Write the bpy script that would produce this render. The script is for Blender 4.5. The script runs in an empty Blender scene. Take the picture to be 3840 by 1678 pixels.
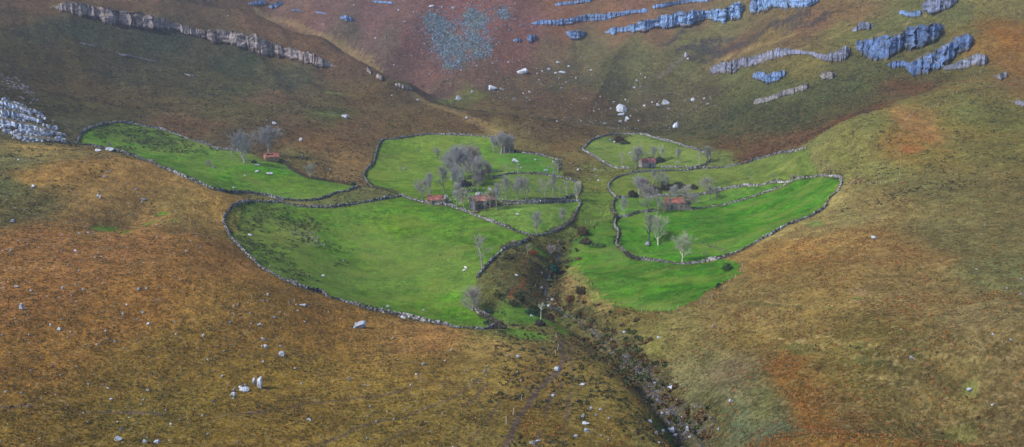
import bpy, math, random
import numpy as np
from mathutils import Vector, Matrix

SC = bpy.context.scene
COLL = SC.collection
RNG = np.random.default_rng(7)
random.seed(7)
R = math.radians

# ------------------------------------------------------------------ helpers
def lin(c):
    c = np.asarray(c, float) / 255.0
    return np.where(c <= 0.04045, c / 12.92, ((c + 0.055) / 1.055) ** 2.4)

def _hash(ix, iy, seed):
    h = (ix.astype(np.int64) * 374761393 + iy.astype(np.int64) * 668265263 + seed * 2147483647 + 1274126177) & 0xffffffff
    h = ((h ^ (h >> 13)) * 1274126177) & 0xffffffff
    h = (h ^ (h >> 16)) & 0xffffffff
    return h.astype(np.float64) / 4294967295.0

def vnoise(x, y, seed=0):
    x = np.asarray(x, float); y = np.asarray(y, float)
    ix = np.floor(x); iy = np.floor(y)
    fx = x - ix; fy = y - iy
    fx = fx * fx * fx * (fx * (fx * 6 - 15) + 10); fy = fy * fy * fy * (fy * (fy * 6 - 15) + 10)
    a = _hash(ix, iy, seed); b = _hash(ix + 1, iy, seed)
    c = _hash(ix, iy + 1, seed); d = _hash(ix + 1, iy + 1, seed)
    return (a + (b - a) * fx) * (1 - fy) + (c + (d - c) * fx) * fy

def fbm(x, y, octs=4, seed=0, gain=0.5):
    s = 0.0; a = 1.0; t = 0.0
    for k in range(octs):
        s = s + a * (vnoise(x * 2 ** k + 17.3 * k, y * 2 ** k - 9.1 * k, seed + k) - 0.5)
        t += a; a *= gain
    return s / t * 2

def smooth(a, b, x):
    t = np.clip((x - a) / (b - a), 0, 1)
    return t * t * (3 - 2 * t)

def make_mesh(name, V, F, mat=None, parent=None, col=None, shade_smooth=False, attrs=None):
    """one mesh object from vertex array V and faces F (an (n,3|4) array or a list of such arrays)"""
    me = bpy.data.meshes.new(name)
    V = np.asarray(V, np.float32)
    if isinstance(F, np.ndarray): F = [F]
    F = [np.asarray(f, np.int32) for f in F if len(f)]
    me.vertices.add(len(V)); me.vertices.foreach_set('co', V.ravel())
    nl = sum(f.size for f in F); npoly = sum(len(f) for f in F)
    me.loops.add(nl); me.polygons.add(npoly)
    me.loops.foreach_set('vertex_index', np.concatenate([f.ravel() for f in F]))
    cnt = np.concatenate([np.full(len(f), f.shape[1], np.int32) for f in F])
    st = np.concatenate([[0], np.cumsum(cnt)[:-1]]).astype(np.int32)
    me.polygons.foreach_set('loop_start', st)
    if shade_smooth:
        me.polygons.foreach_set('use_smooth', np.ones(npoly, bool))
    else:
        me.polygons.foreach_set('use_smooth', np.zeros(npoly, bool))
    me.update(calc_edges=True); me.validate()
    def addcol(n, c):
        c = np.asarray(c, np.float32)
        if c.shape[1] == 3: c = np.concatenate([c, np.ones((len(c), 1), np.float32)], 1)
        at = me.attributes.new(n, 'FLOAT_COLOR', 'POINT'); at.data.foreach_set('color', c.ravel())
    if col is not None: addcol('col', col)
    for k, c in (attrs or {}).items(): addcol(k, c)
    if mat: me.materials.append(mat)
    o = bpy.data.objects.new(name, me); COLL.objects.link(o)
    if parent: o.parent = parent
    return o

def tag(o, label, cat, group=None, kind=None):
    if label: o['label'] = label
    if cat: o['category'] = cat
    if group: o['group'] = group
    if kind: o['kind'] = kind
    return o

def empty(name, loc, rz=0.0, scale=(1, 1, 1)):
    o = bpy.data.objects.new(name, None); COLL.objects.link(o)
    o.location = loc; o.rotation_euler = (0, 0, rz); o.scale = scale
    o.empty_display_size = 0.5
    return o

def copy_thing(root):
    r = root.copy(); COLL.objects.link(r)
    for ch in list(root.children):
        c = ch.copy(); COLL.objects.link(c); c.parent = r
        for g in list(ch.children):
            d = g.copy(); COLL.objects.link(d); d.parent = c
    return r

class MB:
    """collects vertices / faces / colours for one mesh"""
    def __init__(s): s.V = []; s.F = {3: [], 4: []}; s.C = []; s.n = 0
    def add(s, V, F, col=None):
        V = np.asarray(V, float); F = np.asarray(F, int)
        s.V.append(V); s.F[F.shape[1]].append(F + s.n)
        if col is not None:
            c = np.asarray(col, float)
            if c.ndim == 1: c = np.repeat(c[None], len(V), 0)
            s.C.append(c)
        s.n += len(V)
    def build(s, name, mat, parent=None, sm=False):
        F = [np.concatenate(s.F[k]) for k in (3, 4) if s.F[k]]
        return make_mesh(name, np.concatenate(s.V), F, mat, parent, np.concatenate(s.C) if s.C else None, sm)

BOXV = np.array([(x, y, z) for z in (-.5, .5) for y in (-.5, .5) for x in (-.5, .5)], float)
BOXF = np.array([(0, 2, 3, 1), (4, 5, 7, 6), (0, 1, 5, 4), (2, 6, 7, 3), (0, 4, 6, 2), (1, 3, 7, 5)])
def box(mb, c, s, rz=0.0, col=None, jit=0.0):
    v = BOXV * np.asarray(s, float)
    if jit: v = v + RNG.normal(0, jit, v.shape) * np.asarray(s)
    cs, sn = math.cos(rz), math.sin(rz)
    v = np.stack([v[:, 0] * cs - v[:, 1] * sn, v[:, 0] * sn + v[:, 1] * cs, v[:, 2]], 1) + np.asarray(c, float)
    mb.add(v, BOXF, col)

def tube(mb, pts, rads, sides=5, col=None, cap=True):
    pts = np.asarray(pts, float); n = len(pts)
    d = np.gradient(pts, axis=0); d /= np.linalg.norm(d, axis=1)[:, None] + 1e-9
    ref = np.array([0.31, 0.95, 0.05]); V = []
    for i in range(n):
        a = np.cross(d[i], ref); a /= np.linalg.norm(a) + 1e-9; b = np.cross(d[i], a)
        th = np.arange(sides) * 2 * math.pi / sides
        V.append(pts[i] + rads[i] * (np.cos(th)[:, None] * a + np.sin(th)[:, None] * b))
    V = np.concatenate(V)
    i = np.arange(n - 1)[:, None] * sides; k = np.arange(sides)[None]; k2 = (k + 1) % sides
    F = np.stack([i + k, i + k2, i + sides + k2, i + sides + k], -1).reshape(-1, 4)
    mb.add(V, F, col)

# ------------------------------------------------------------------ camera model
W0, H0 = 3840.0, 1678.0
FPX = 3325.0
PITCH = R(13.0)
CZ = 100.0
def ray(u, v):
    u = np.asarray(u, float); v = np.asarray(v, float)
    dx = (u - W0 / 2) / FPX; dy = -(v - H0 / 2) / FPX
    x = dx; y = math.cos(PITCH) + dy * math.sin(PITCH); z = -math.sin(PITCH) + dy * math.cos(PITCH)
    return x / y, z / y            # per metre of forward distance

cam = bpy.data.cameras.new('camera'); camo = bpy.data.objects.new('camera', cam); COLL.objects.link(camo)
cam.sensor_width = 36.0; cam.lens = 36.0 * FPX / W0; cam.clip_end = 6000; cam.clip_start = 0.5
camo.location = (0, 0, CZ); camo.rotation_euler = (math.pi / 2 - PITCH, 0, 0)
SC.camera = camo

# ------------------------------------------------------------------ terrain heights
# survey points: photo pixel and forward distance in metres -> a point of the ground
CP = [
 # near left hill
 (0,1678,132),(500,1678,140),(1000,1678,146),(1500,1678,150),(1900,1678,151),(2200,1678,152),(2400,1678,153),
 (0,1400,162),(500,1400,176),(1000,1400,186),(1500,1400,190),(1900,1420,190),(2150,1440,190),(2330,1480,186),
 (0,1100,208),(500,1100,216),(1000,1100,230),(1300,1250,219),(1650,1290,214),(1900,1300,213),(2150,1330,211),
 (2290,1370,204),(2390,1500,180),(2430,1600,163),
 (0,800,272),(250,800,284),(500,950,250),(750,900,268),(200,570,343),(350,590,342),(500,610,341),(700,690,332),(830,735,324),
 (0,620,318),(0,700,296),(120,560,346),
 (850,850,305),(840,800,312),(900,940,274),(1000,1020,255),(1300,1135,243),(1600,1205,233),(1840,1232,231),
 # stream and ravine
 (2060,1060,291),(2050,1130,271),(2140,1190,256),(2250,1260,241),(2380,1370,217),(2460,1470,200),(2550,1600,181),(2640,1678,171),
 (2090,1000,306),(2100,950,320),(1900,1080,269),(1860,1000,288),(1950,960,302),(2000,900,329),(1770,1160,254),(2000,1160,259),
 (2160,1060,279),(2140,1010,292),
 # right of the stream
 (2560,1400,208),(2700,1250,226),(2700,1500,180),(2800,1678,150),(3000,1678,137),(3400,1678,128),(3840,1678,122),
 (2900,1400,185),(3200,1300,187),(3500,1300,176),(3840,1300,161),(2600,1200,240),(2850,1050,262),(3200,900,274),(3500,900,258),(3840,900,237),
 (3200,1100,224),(3500,1100,214),(3840,1100,196),(2800,1000,277),
 # green fields
 (1700,1150,257),(1300,1000,291),(1100,900,305),(1500,1050,282),(1300,850,341),(1550,770,368),(1850,850,341),(1100,800,344),(1000,770,352),(1600,900,328),(1750,1000,296),
 (2250,800,377),(2150,900,333),(2450,960,306),(2700,960,300),(2350,870,342),(2650,1100,264),(2300,1000,301),(2500,1160,252),(2250,1080,277),
 (2700,760,384),(2550,790,374),(2900,800,352),(2600,870,334),(2800,880,322),(3000,740,362),(3140,680,347),(3060,800,322),(2950,850,309),
 (1800,775,370),(1605,757,377),(1900,752,380),(2000,800,358),(2050,750,383),
 (1650,510,525),(1430,530,500),(1380,660,435),(1500,600,470),(1900,578,486),(1650,700,412),(1750,620,455),(2000,650,430),(2060,600,472),(1990,700,410),(2120,720,400),
 (2200,640,455),(2200,560,505),(2250,700,415),(2200,470,570),(2330,500,546),(2450,510,530),(2600,560,480),(2640,620,448),(2430,625,447),(2330,600,465),(2250,610,466),
 (2450,650,432),(2650,640,436),(2320,680,415),(2320,750,386),(2600,740,392),(2800,700,396),(2900,630,415),(3000,660,385),(2800,610,440),
 # left field and mountain
 (600,610,384),(450,560,392),(430,470,440),(300,530,392),(700,540,432),(900,580,430),(850,670,368),(1000,650,396),(1010,600,428),(1080,620,425),(1200,690,391),(1320,700,395),(1000,730,352),(1200,740,366),(1420,730,380),
 (0,330,440),(0,450,396),(120,500,384),(300,350,512),(0,100,545),(0,0,590),(250,40,612),(500,100,630),(800,150,652),(600,250,590),(1000,200,655),(1250,260,640),(500,400,495),(900,380,545),(700,480,470),
 (1200,450,512),(1100,550,462),(1350,600,450),(1600,450,548),(1400,400,570),(1250,620,436),
 (500,0,680),(800,20,710),(950,35,725),(1200,132,695),(1400,243,662),(1550,343,622),(1700,412,578),(1850,490,534),
 # back valley and far slopes
 (1750,420,630),(1800,380,655),(1950,440,610),(2100,420,640),(2350,430,625),(2100,340,705),(1850,320,735),(1700,330,735),(2350,330,705),(2600,400,610),(2650,470,545),
 (1600,250,800),(1450,200,825),(1700,200,830),(1750,100,895),(1750,0,960),(1300,110,905),(1500,60,930),(1200,60,950),(1000,15,1010),(1500,0,975),
 (2000,200,815),(2000,80,890),(2000,0,945),(2200,220,790),(2300,130,850),(2300,0,930),(2500,180,770),(2700,230,715),(2700,120,800),(2700,50,850),(2700,0,885),(2900,60,800),(3000,0,800),
 (2600,310,660),(2900,210,650),(3000,300,570),(3000,120,710),(3200,180,600),(3200,50,690),(3400,180,555),(3400,60,625),(3500,0,620),(3600,150,530),(3200,300,525),(3000,400,510),(2850,480,490),(2830,590,446),(3200,430,455),(3350,360,462),(3500,300,472),(3500,240,500),
 (3100,520,396),(3130,480,402),(3300,420,404),(3500,345,432),(3700,280,448),(3840,240,455),(3840,100,500),(3840,0,545),(3700,120,505),(3700,30,570),
 (3400,600,345),(3400,500,374),(3840,600,322),(3840,420,378),(3600,480,374),(3200,600,368),(3600,700,305),
]
CPW = [  # hidden or out-of-frame ground: world x, y, z
 (-102,700,-52),(-150,728,-42),(-180,756,-32),(-245,792,-14),(-60,672,-60),(-50,690,-58),(-15,630,-62),
 (-330,350,-35),(-420,550,45),(-520,760,110),(-300,900,120),(-420,1100,190),(-100,1150,170),(150,1200,200),(400,1100,220),(600,900,180),(-600,400,60),
 (330,350,-38),(420,520,10),(520,650,60),(330,220,-50),(220,90,-55),(-220,200,-55),(-160,90,-60),(0,70,-74),(40,80,-84),(60,110,-88),(85,140,-88),(-80,40,-70),(0,0,-80),(45,20,-92),(120,20,-70),(-120,-30,-70),(20,-60,-95),(160,-40,-65),
]
u, v, D = np.array(CP, float).T
D = np.where((u > 2750) & (v < 470) & (D > 470), 470 + (D - 470) * .6, np.where((D > 640) & (u > 980) & (v < 400) & ~np.isin(D, (655., 725., 695., 662., 652., 640.)), 640 + (D - 640) * .58, D))
rx, rz = ray(u, v)
PX = np.concatenate([rx * D, [p[0] for p in CPW]]); PY = np.concatenate([D, [p[1] for p in CPW]]); PZ = np.concatenate([rz * D, [p[2] for p in CPW]])
def tps_k(r2): return np.where(r2 > 1e-12, r2 * np.log(r2 + 1e-12), 0.0)
sx, sy = PX / 100, PY / 100
n = len(sx)
K = tps_k((sx[:, None] - sx) ** 2 + (sy[:, None] - sy) ** 2) + np.eye(n) * 0.004
P = np.stack([np.ones(n), sx, sy], 1)
A = np.zeros((n + 3, n + 3)); A[:n, :n] = K; A[:n, n:] = P; A[n:, :n] = P.T
wts = np.linalg.solve(A, np.concatenate([PZ, np.zeros(3)]))
def tps(x, y):
    x = np.asarray(x, float) / 100; y = np.asarray(y, float) / 100
    out = wts[n] + wts[n + 1] * x + wts[n + 2] * y
    for i in range(n):
        out = out + wts[i] * tps_k((x - sx[i]) ** 2 + (y - sy[i]) ** 2)
    return out

# the ground grid: rows get wider apart with distance
NR, NC = 900, 940
Y0, Y1, YA = -50.0, 1250.0, 130.0
SMAX = 0.62
lg = np.linspace(math.log(Y0 + YA), math.log(Y1 + YA), NR)
gy = np.exp(lg) - YA
gs = np.linspace(-SMAX, SMAX, NC)
GY = np.repeat(gy[:, None], NC, 1)
GX = gs[None] * (GY + YA)
# evaluate the spline on a coarser grid and interpolate smoothly
cr, cc = np.linspace(0, NR - 1, 300), np.linspace(0, NC - 1, 312)
ly = np.exp(np.interp(cr, np.arange(NR), lg)) - YA
ls = np.interp(cc, np.arange(NC), gs)
LX = ls[None] * (ly[:, None] + YA); LY = np.repeat(ly[:, None], 312, 1)
LZ = tps(LX, LY)
def resize(Z, rows, cols):
    def cub(Z, t):
        i = np.clip(np.floor(t).astype(int), 1, Z.shape[0] - 3); f = (t - i)[:, None]
        p0, p1, p2, p3 = Z[i - 1], Z[i], Z[i + 1], Z[i + 2]
        return p1 + 0.5 * f * (p2 - p0 + f * (2 * p0 - 5 * p1 + 4 * p2 - p3 + f * (3 * (p1 - p2) + p3 - p0)))
    return cub(cub(Z, rows).T, cols).T
GZ = resize(LZ, np.linspace(0, 299, NR), np.linspace(0, 311, NC)) + CZ

def grid_idx(x, y):
    r = (np.log(np.maximum(y + YA, 1.0)) - lg[0]) / (lg[1] - lg[0])
    c = (x / (y + YA) + SMAX) / (2 * SMAX) * (NC - 1)
    return np.clip(r, 0, NR - 1.001), np.clip(c, 0, NC - 1.001)
def sample(G, x, y):
    r, c = grid_idx(np.asarray(x, float), np.asarray(y, float))
    i = r.astype(int); j = c.astype(int); fr = r - i; fc = c - j
    if G.ndim == 3: fr = fr[..., None]; fc = fc[..., None]
    return (G[i, j] * (1 - fc) + G[i, j + 1] * fc) * (1 - fr) + (G[i + 1, j] * (1 - fc) + G[i + 1, j + 1] * fc) * fr
def height(x, y): return sample(GZ, x, y)

DS = np.exp(np.linspace(math.log(60 + 100), math.log(1240 + 100), 1700)) - 100
def hit(u, v):
    """where the view ray through photo pixel (u, v) meets the ground: (n,3) array"""
    u = np.atleast_1d(np.asarray(u, float)); v = np.atleast_1d(np.asarray(v, float))
    out = np.zeros((len(u), 3))
    for s in range(0, len(u), 400):
        rx, rz = ray(u[s:s + 400], v[s:s + 400])
        X = rx[:, None] * DS; Z = rz[:, None] * DS + CZ
        Hh = height(X, np.repeat(DS[None], len(rx), 0))
        below = Z < Hh
        k = np.where(below.any(1), below.argmax(1), len(DS) - 1); k = np.maximum(k, 1)
        a = np.arange(len(rx))
        d0 = (Z - Hh)[a, k - 1]; d1 = (Z - Hh)[a, k]
        t = np.clip(d0 / (d0 - d1 + 1e-9), 0, 1)
        Dd = DS[k - 1] + (DS[k] - DS[k - 1]) * t
        x = rx * Dd
        out[s:s + 400] = np.stack([x, Dd, height(x, Dd)], 1)
    return out
def at(u, v): return hit([u], [v])[0]

def polyline(px, ridge=0.0):
    """photo polyline -> ground polyline; stray points that overshoot a crest are dropped"""
    px = np.array(px, float)
    p = hit(px[:, 0], px[:, 1] + ridge)
    keep = np.ones(len(p), bool)
    for i in range(len(p)):
        nb = [p[j, 1] for j in range(max(0, i - 2), min(len(p), i + 3)) if j != i]
        if abs(p[i, 1] - np.median(nb)) > 45 + 0.06 * p[i, 1]: keep[i] = False
    return p[keep] if keep.sum() >= max(2, len(p) // 2) else p
def resample(p, step):
    p = np.asarray(p, float)
    # Catmull-Rom through the points, then even steps in plan
    q = []
    for i in range(len(p) - 1):
        a, b, c, d = p[max(i - 1, 0)], p[i], p[i + 1], p[min(i + 2, len(p) - 1)]
        for t in np.linspace(0, 1, 12, endpoint=False):
            q.append(b + 0.5 * t * (c - a + t * (2 * a - 5 * b + 4 * c - d + t * (3 * (b - c) + d - a))))
    q.append(p[-1]); q = np.array(q)
    L = np.concatenate([[0], np.cumsum(np.linalg.norm(np.diff(q[:, :2], axis=0), axis=1))])
    m = max(int(L[-1] / step), 2); s = np.linspace(0, L[-1], m)
    x = np.interp(s, L, q[:, 0]); y = np.interp(s, L, q[:, 1])
    return np.stack([x, y, height(x, y)], 1)

def dist_poly(px, py, poly, maxd):
    """distance of points to an open polyline (2-D), capped"""
    d = np.full(px.shape, maxd, float)
    lo = poly[:, :2].min(0) - maxd; hi = poly[:, :2].max(0) + maxd
    m = (px > lo[0]) & (px < hi[0]) & (py > lo[1]) & (py < hi[1])
    if not m.any(): return d
    x = px[m]; y = py[m]; dd = np.full(x.shape, maxd, float)
    for a, b in zip(poly[:-1, :2], poly[1:, :2]):
        e = b - a; l2 = e @ e + 1e-9
        t = np.clip(((x - a[0]) * e[0] + (y - a[1]) * e[1]) / l2, 0, 1)
        dd = np.minimum(dd, np.hypot(x - a[0] - t * e[0], y - a[1] - t * e[1]))
    d[m] = dd
    return d
def inside(px, py, poly):
    r = np.zeros(px.shape, bool)
    lo = poly[:, :2].min(0); hi = poly[:, :2].max(0)
    m = (px > lo[0]) & (px < hi[0]) & (py > lo[1]) & (py < hi[1])
    x = px[m]; y = py[m]; c = np.zeros(x.shape, bool)
    q = poly[:, :2]
    for a, b in zip(q, np.roll(q, -1, 0)):
        if a[1] == b[1]: continue
        k = ((a[1] > y) != (b[1] > y)) & (x < (b[0] - a[0]) * (y - a[1]) / (b[1] - a[1]) + a[0])
        c ^= k
    r[m] = c
    return r

# local hollows and knolls: pixel, radii (m), depth
for (pu, pv, ra, rb, dep) in [
    (488, 806, 8, 17, 5.0), (2450, 580, 24, 20, 6), (2320, 520, 9, 9, 3), (2460, 708, 28, 18, 6), (2450, 888, 11, 11, 7.0),
    (1000, 655, 26, 16, -2.5), (3330, 510, 14, 22, -2.5), (1700, 480, 30, 30, -2), (1950, 470, 40, 26, -5), (1950, 600, 18, 18, -2), (1720, 1090, 40, 34, 3.5), (1350, 950, 40, 40, 2.0), (3080, 1060, 48, 44, -5), (420, 1060, 45, 45, -2.5), (2560, 1290, 16, 20, -3), (2330, 1440, 12, 22, -2.5), (2250, 900, 20, 40, 2), (3300, 1500, 26, 30, -3)]:
    c = at(pu, pv)
    g = np.exp(-(((GX - c[0]) / ra) ** 2 + ((GY - c[1]) / rb) ** 2))
    GZ = GZ - dep * g

STREAM_PX = [(2098,930),(2096,970),(2075,1010),(2052,1050),(2045,1095),(2062,1140),(2110,1168),(2165,1200),(2225,1245),(2290,1300),(2345,1350),(2395,1395),(2440,1450),(2490,1520),(2545,1580),(2590,1625),(2640,1690)]
STREAM = polyline(STREAM_PX)
sd = dist_poly(GX, GY, resample(STREAM, 4), 40)
GZ = GZ - 4.0 * np.exp(-(sd / 7.0) ** 2) - 0.6 * np.exp(-(sd / 1.6) ** 2)
STREAM = polyline(STREAM_PX)
STREAMR = resample(STREAM, 2)
# ------------------------------------------------------------------ relief
GZ = GZ + 0.9 * fbm(GX / 34, GY / 34, 3, 11) * smooth(60, 250, GY) + 0.28 * fbm(GX / 9, GY / 9, 3, 21)
far = smooth(500, 700, GY)
GZ = GZ + far * (2.6 * fbm(GX / 60 + 0.4 * GY / 60, GY / 90, 4, 31) + 0.9 * fbm(GX / 14, GY / 22, 3, 41))

rib2 = 1 - np.abs(fbm((GX - .25 * GY) / 70, GY / 260, 2, 36)) * 2
GZ = GZ + smooth(560, 680, GY) * 6.0 * (rib2 - .5)
rib = 1 - np.abs(fbm((GX + .5 * GY) / 26, GY / 160, 3, 35)) * 2
GZ = GZ + smooth(560, 660, GY) * smooth(60, 260, GX) * 4.6 * (rib - .5) + smooth(420, 560, GY) * smooth(-40, -160, GX) * 0.9 * (rib - .5)
# ------------------------------------------------------------------ dry stone walls (photo pixels)
WALLS = {
 'far arc of the left pasture': [(293,535),(298,514),(320,490),(362,474),(405,464),(432,459),(480,462),(533,472),(586,482),(639,496),(666,506),(709,522),(762,538),(815,559),(874,565),(930,573)],
 'crest of the brown left hill': [(165,532),(213,536),(266,538),(304,542),(341,545),(373,554),(426,565),(480,580),(533,598),(586,618),(639,641),(682,661),(746,687),(799,711),(852,722),(906,722),(952,727),(1000,734),(1039,745),(1086,750),(1134,755),(1188,750),(1220,742),(1241,732),(1273,721),(1305,716),(1348,700)],
 'lower edge of the big central pasture': [(953,756),(922,760),(895,766),(868,780),(855,798),(842,814),(839,833),(847,857),(858,878),(879,905),(906,934),(938,964),(970,996),(996,1016),(1028,1029),(1060,1049),(1086,1060),(1129,1079),(1166,1090),(1204,1099),(1225,1112),(1257,1122),(1300,1134),(1353,1152),(1406,1165),(1459,1177),(1513,1188),(1566,1201),(1609,1210),(1657,1219),(1699,1226),(1752,1230),(1800,1234),(1838,1231),(1864,1222)],
 'upper edge of the big central pasture': [(958,756),(1017,758),(1076,764),(1124,774),(1177,778),(1230,778),(1273,774),(1326,766),(1379,758),(1433,749),(1475,741),(1502,735)],
 'brow below the two middle barns': [(1508,736),(1539,746),(1577,757),(1640,768),(1673,770),(1710,781),(1742,791),(1774,805),(1806,816),(1838,830),(1870,842),(1901,853),(1939,868),(1976,878),(2004,884)],
 'right side of the small triangular pasture': [(2010,885),(2034,881),(2061,873),(2098,860),(2130,844),(2146,828),(2157,804),(2168,782),(2179,762)],
 'top of the small triangular pasture': [(2174,758),(2146,756),(2098,759),(2045,761),(2002,763),(1949,765),(1880,772)],
 'foot of the oval pasture': [(2148,736),(2120,745),(2077,749),(2029,753),(1976,755),(1922,756),(1880,757)],
 'curved top of the oval pasture': [(1843,673),(1869,661),(1907,654),(1949,651),(1992,651),(2034,655),(2077,661),(2114,670),(2146,679),(2168,688),(2178,704),(2168,724),(2152,734)],
 'left and top of the upper central pasture': [(1396,702),(1380,687),(1366,668),(1369,647),(1385,628),(1401,612),(1409,580),(1414,559),(1425,536),(1438,525),(1475,521),(1529,514),(1571,508),(1619,504),(1673,505),(1731,508),(1806,511),(1848,514)],
 'right side of the upper central pasture': [(1928,568),(1976,576),(2013,581),(2056,589),(2088,600),(2097,616),(2093,639)],
 'low ruined line above the oval pasture': [(1752,672),(1785,664),(1816,650),(1848,646),(1880,644)],
 'rim of the far right pasture': [(2184,561),(2197,546),(2216,530),(2242,517),(2280,507),(2311,504),(2343,502),(2386,503),(2418,507),(2455,516),(2493,527),(2535,537),(2573,551),(2615,564),(2642,572),(2658,584),(2660,601),(2647,617),(2599,627),(2546,628),(2482,628)],
 'left foot of the far right pasture': [(2184,564),(2210,576),(2237,594),(2264,610),(2296,626),(2317,631),(2359,632)],
 'long top of the hollow right pasture': [(3022,556),(2939,573),(2883,587),(2833,601),(2800,612),(2732,625),(2679,631),(2631,633),(2573,640),(2519,641),(2450,643),(2397,647),(2359,653),(2322,663),(2296,679),(2282,697),(2288,716),(2303,732),(2315,742)],
 'short left link between the right pastures': [(2308,748),(2301,758),(2298,772),(2301,793),(2309,807)],
 'foot of the hollow right pasture': [(2321,743),(2359,740),(2413,738),(2471,736),(2535,735),(2599,733),(2636,729),(2663,722),(2706,715),(2748,705),(2800,698),(2855,695),(2905,684),(2955,683),(2994,670),(3038,664),(3072,660)],
 'sweeping rim of the large right pasture': [(3077,659),(3116,660),(3144,666),(3155,678),(3152,699),(3138,722),(3110,747),(3088,783),(3060,802),(3022,819),(2977,835),(2933,855),(2894,880),(2855,899),(2817,921),(2800,930),(2759,949),(2716,967),(2663,978),(2610,987),(2562,990),(2514,985),(2461,978),(2413,974),(2370,966),(2343,948),(2322,926),(2311,913),(2319,884),(2317,868),(2306,849),(2309,828),(2325,816),(2354,812),(2381,802),(2413,796),(2461,793)],
 'straight divider beside the red roofed right barn': [(2594,787),(2631,780),(2679,774),(2732,765),(2800,746),(2855,727),(2911,708),(2944,694)],
 'ravine side of the big central pasture': [(1986,899),(1944,917),(1907,926),(1875,948),(1843,980),(1821,1006),(1803,1025),(1790,1045)],
 'short bend beside the round bush': [(1786,1166),(1806,1178),(1838,1194),(1862,1207)],
}
HEDGES = {
 'right edge of the left pasture': [(1062,612),(1086,631),(1113,649),(1140,663),(1172,671),(1220,678),(1262,685),(1316,695)],
 'brambly edge above the brow wall': [(1400,704),(1459,717),(1491,729)],
 'bank on the right of the small triangular pasture': [(2061,870),(2098,858),(2130,842),(2148,826),(2156,804)],
 'ravine rim of the big central pasture': [(1990,893),(1944,914),(1907,923),(1880,940)],
 'bend at the foot of the central pasture': [(1800,1185),(1830,1198),(1868,1215),(1862,1228)],
 'curve of the large right pasture wall': [(2343,952),(2362,968),(2395,978)],
 'short earth bank of the lower right pasture': [(2112,990),(2140,982),(2180,970)],
 'tail of the link between the right pastures': [(2300,790),(2306,806),(2318,812)],
}
WALLP = {k: polyline(p, 1.0) for k, p in WALLS.items()}
HEDGEP = {k: polyline(p, 1.0) for k, p in HEDGES.items()}

def w(k, rev=False):
    p = WALLP[k]
    return p[::-1] if rev else p
def px(*pts): return hit([p[0] for p in pts], [p[1] for p in pts])
FIELDS = {
 'left': np.concatenate([w('far arc of the left pasture'), px((990,605),(1050,605)), HEDGEP['right edge of the left pasture'], w('crest of the brown left hill', True)[:-4]]),
 'central': np.concatenate([w('upper edge of the big central pasture'), w('brow below the two middle barns'), w('ravine side of the big central pasture'), px((1785,1080),(1765,1130),(1775,1160)), w('short bend beside the round bush'), w('lower edge of the big central pasture', True)]),
 'triangle': np.concatenate([px((1790,800)), w('brow below the two middle barns')[7:], w('right side of the small triangular pasture'), w('top of the small triangular pasture'), px((1820,785))]),
 'oval': np.concatenate([w('curved top of the oval pasture'), w('foot of the oval pasture'), px((1850,745),(1830,700))]),
 'upper': np.concatenate([w('left and top of the upper central pasture'), px((1880,545)), w('right side of the upper central pasture'), px((2110,660)), w('curved top of the oval pasture', True)[4:], px((1830,740),(1770,790)), w('brow below the two middle barns', True)[8:], px((1491,729),(1440,712))]),
 'far right': np.concatenate([w('rim of the far right pasture'), px((2420,630)), w('left foot of the far right pasture', True)]),
 'hollow right': np.concatenate([w('long top of the hollow right pasture'), w('foot of the hollow right pasture')]),
 'middle right': np.concatenate([w('foot of the hollow right pasture'), w('straight divider beside the red roofed right barn', True), px((2530,792),(2461,793),(2413,797),(2381,803),(2354,813),(2309,808)), w('short left link between the right pastures', True)]),
 'large right': np.concatenate([w('sweeping rim of the large right pasture'), px((2530,790)), w('straight divider beside the red roofed right barn')]),
 'lower right': np.concatenate([px((2250,838),(2200,868),(2140,922),(2105,948),(2112,985),(2150,1040),(2195,1085),(2215,1125),(2270,1140),(2330,1158),(2400,1164),(2470,1172),(2520,1168),(2575,1145),(2650,1100),(2710,1060),(2770,1025),(2778,990),(2720,972)), w('sweeping rim of the large right pasture')[19:34]]),
}
# grass colours as the eye sees them in the photo
FCOL = {'left': (84,122,44), 'central': (84,120,42), 'triangle': (102,134,66), 'oval': (94,116,66), 'upper': (92,124,42), 'far right': (100,118,66),
        'hollow right': (94,108,60), 'middle right': (80,120,50), 'large right': (64,116,30), 'lower right': (62,110,30)}

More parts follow.
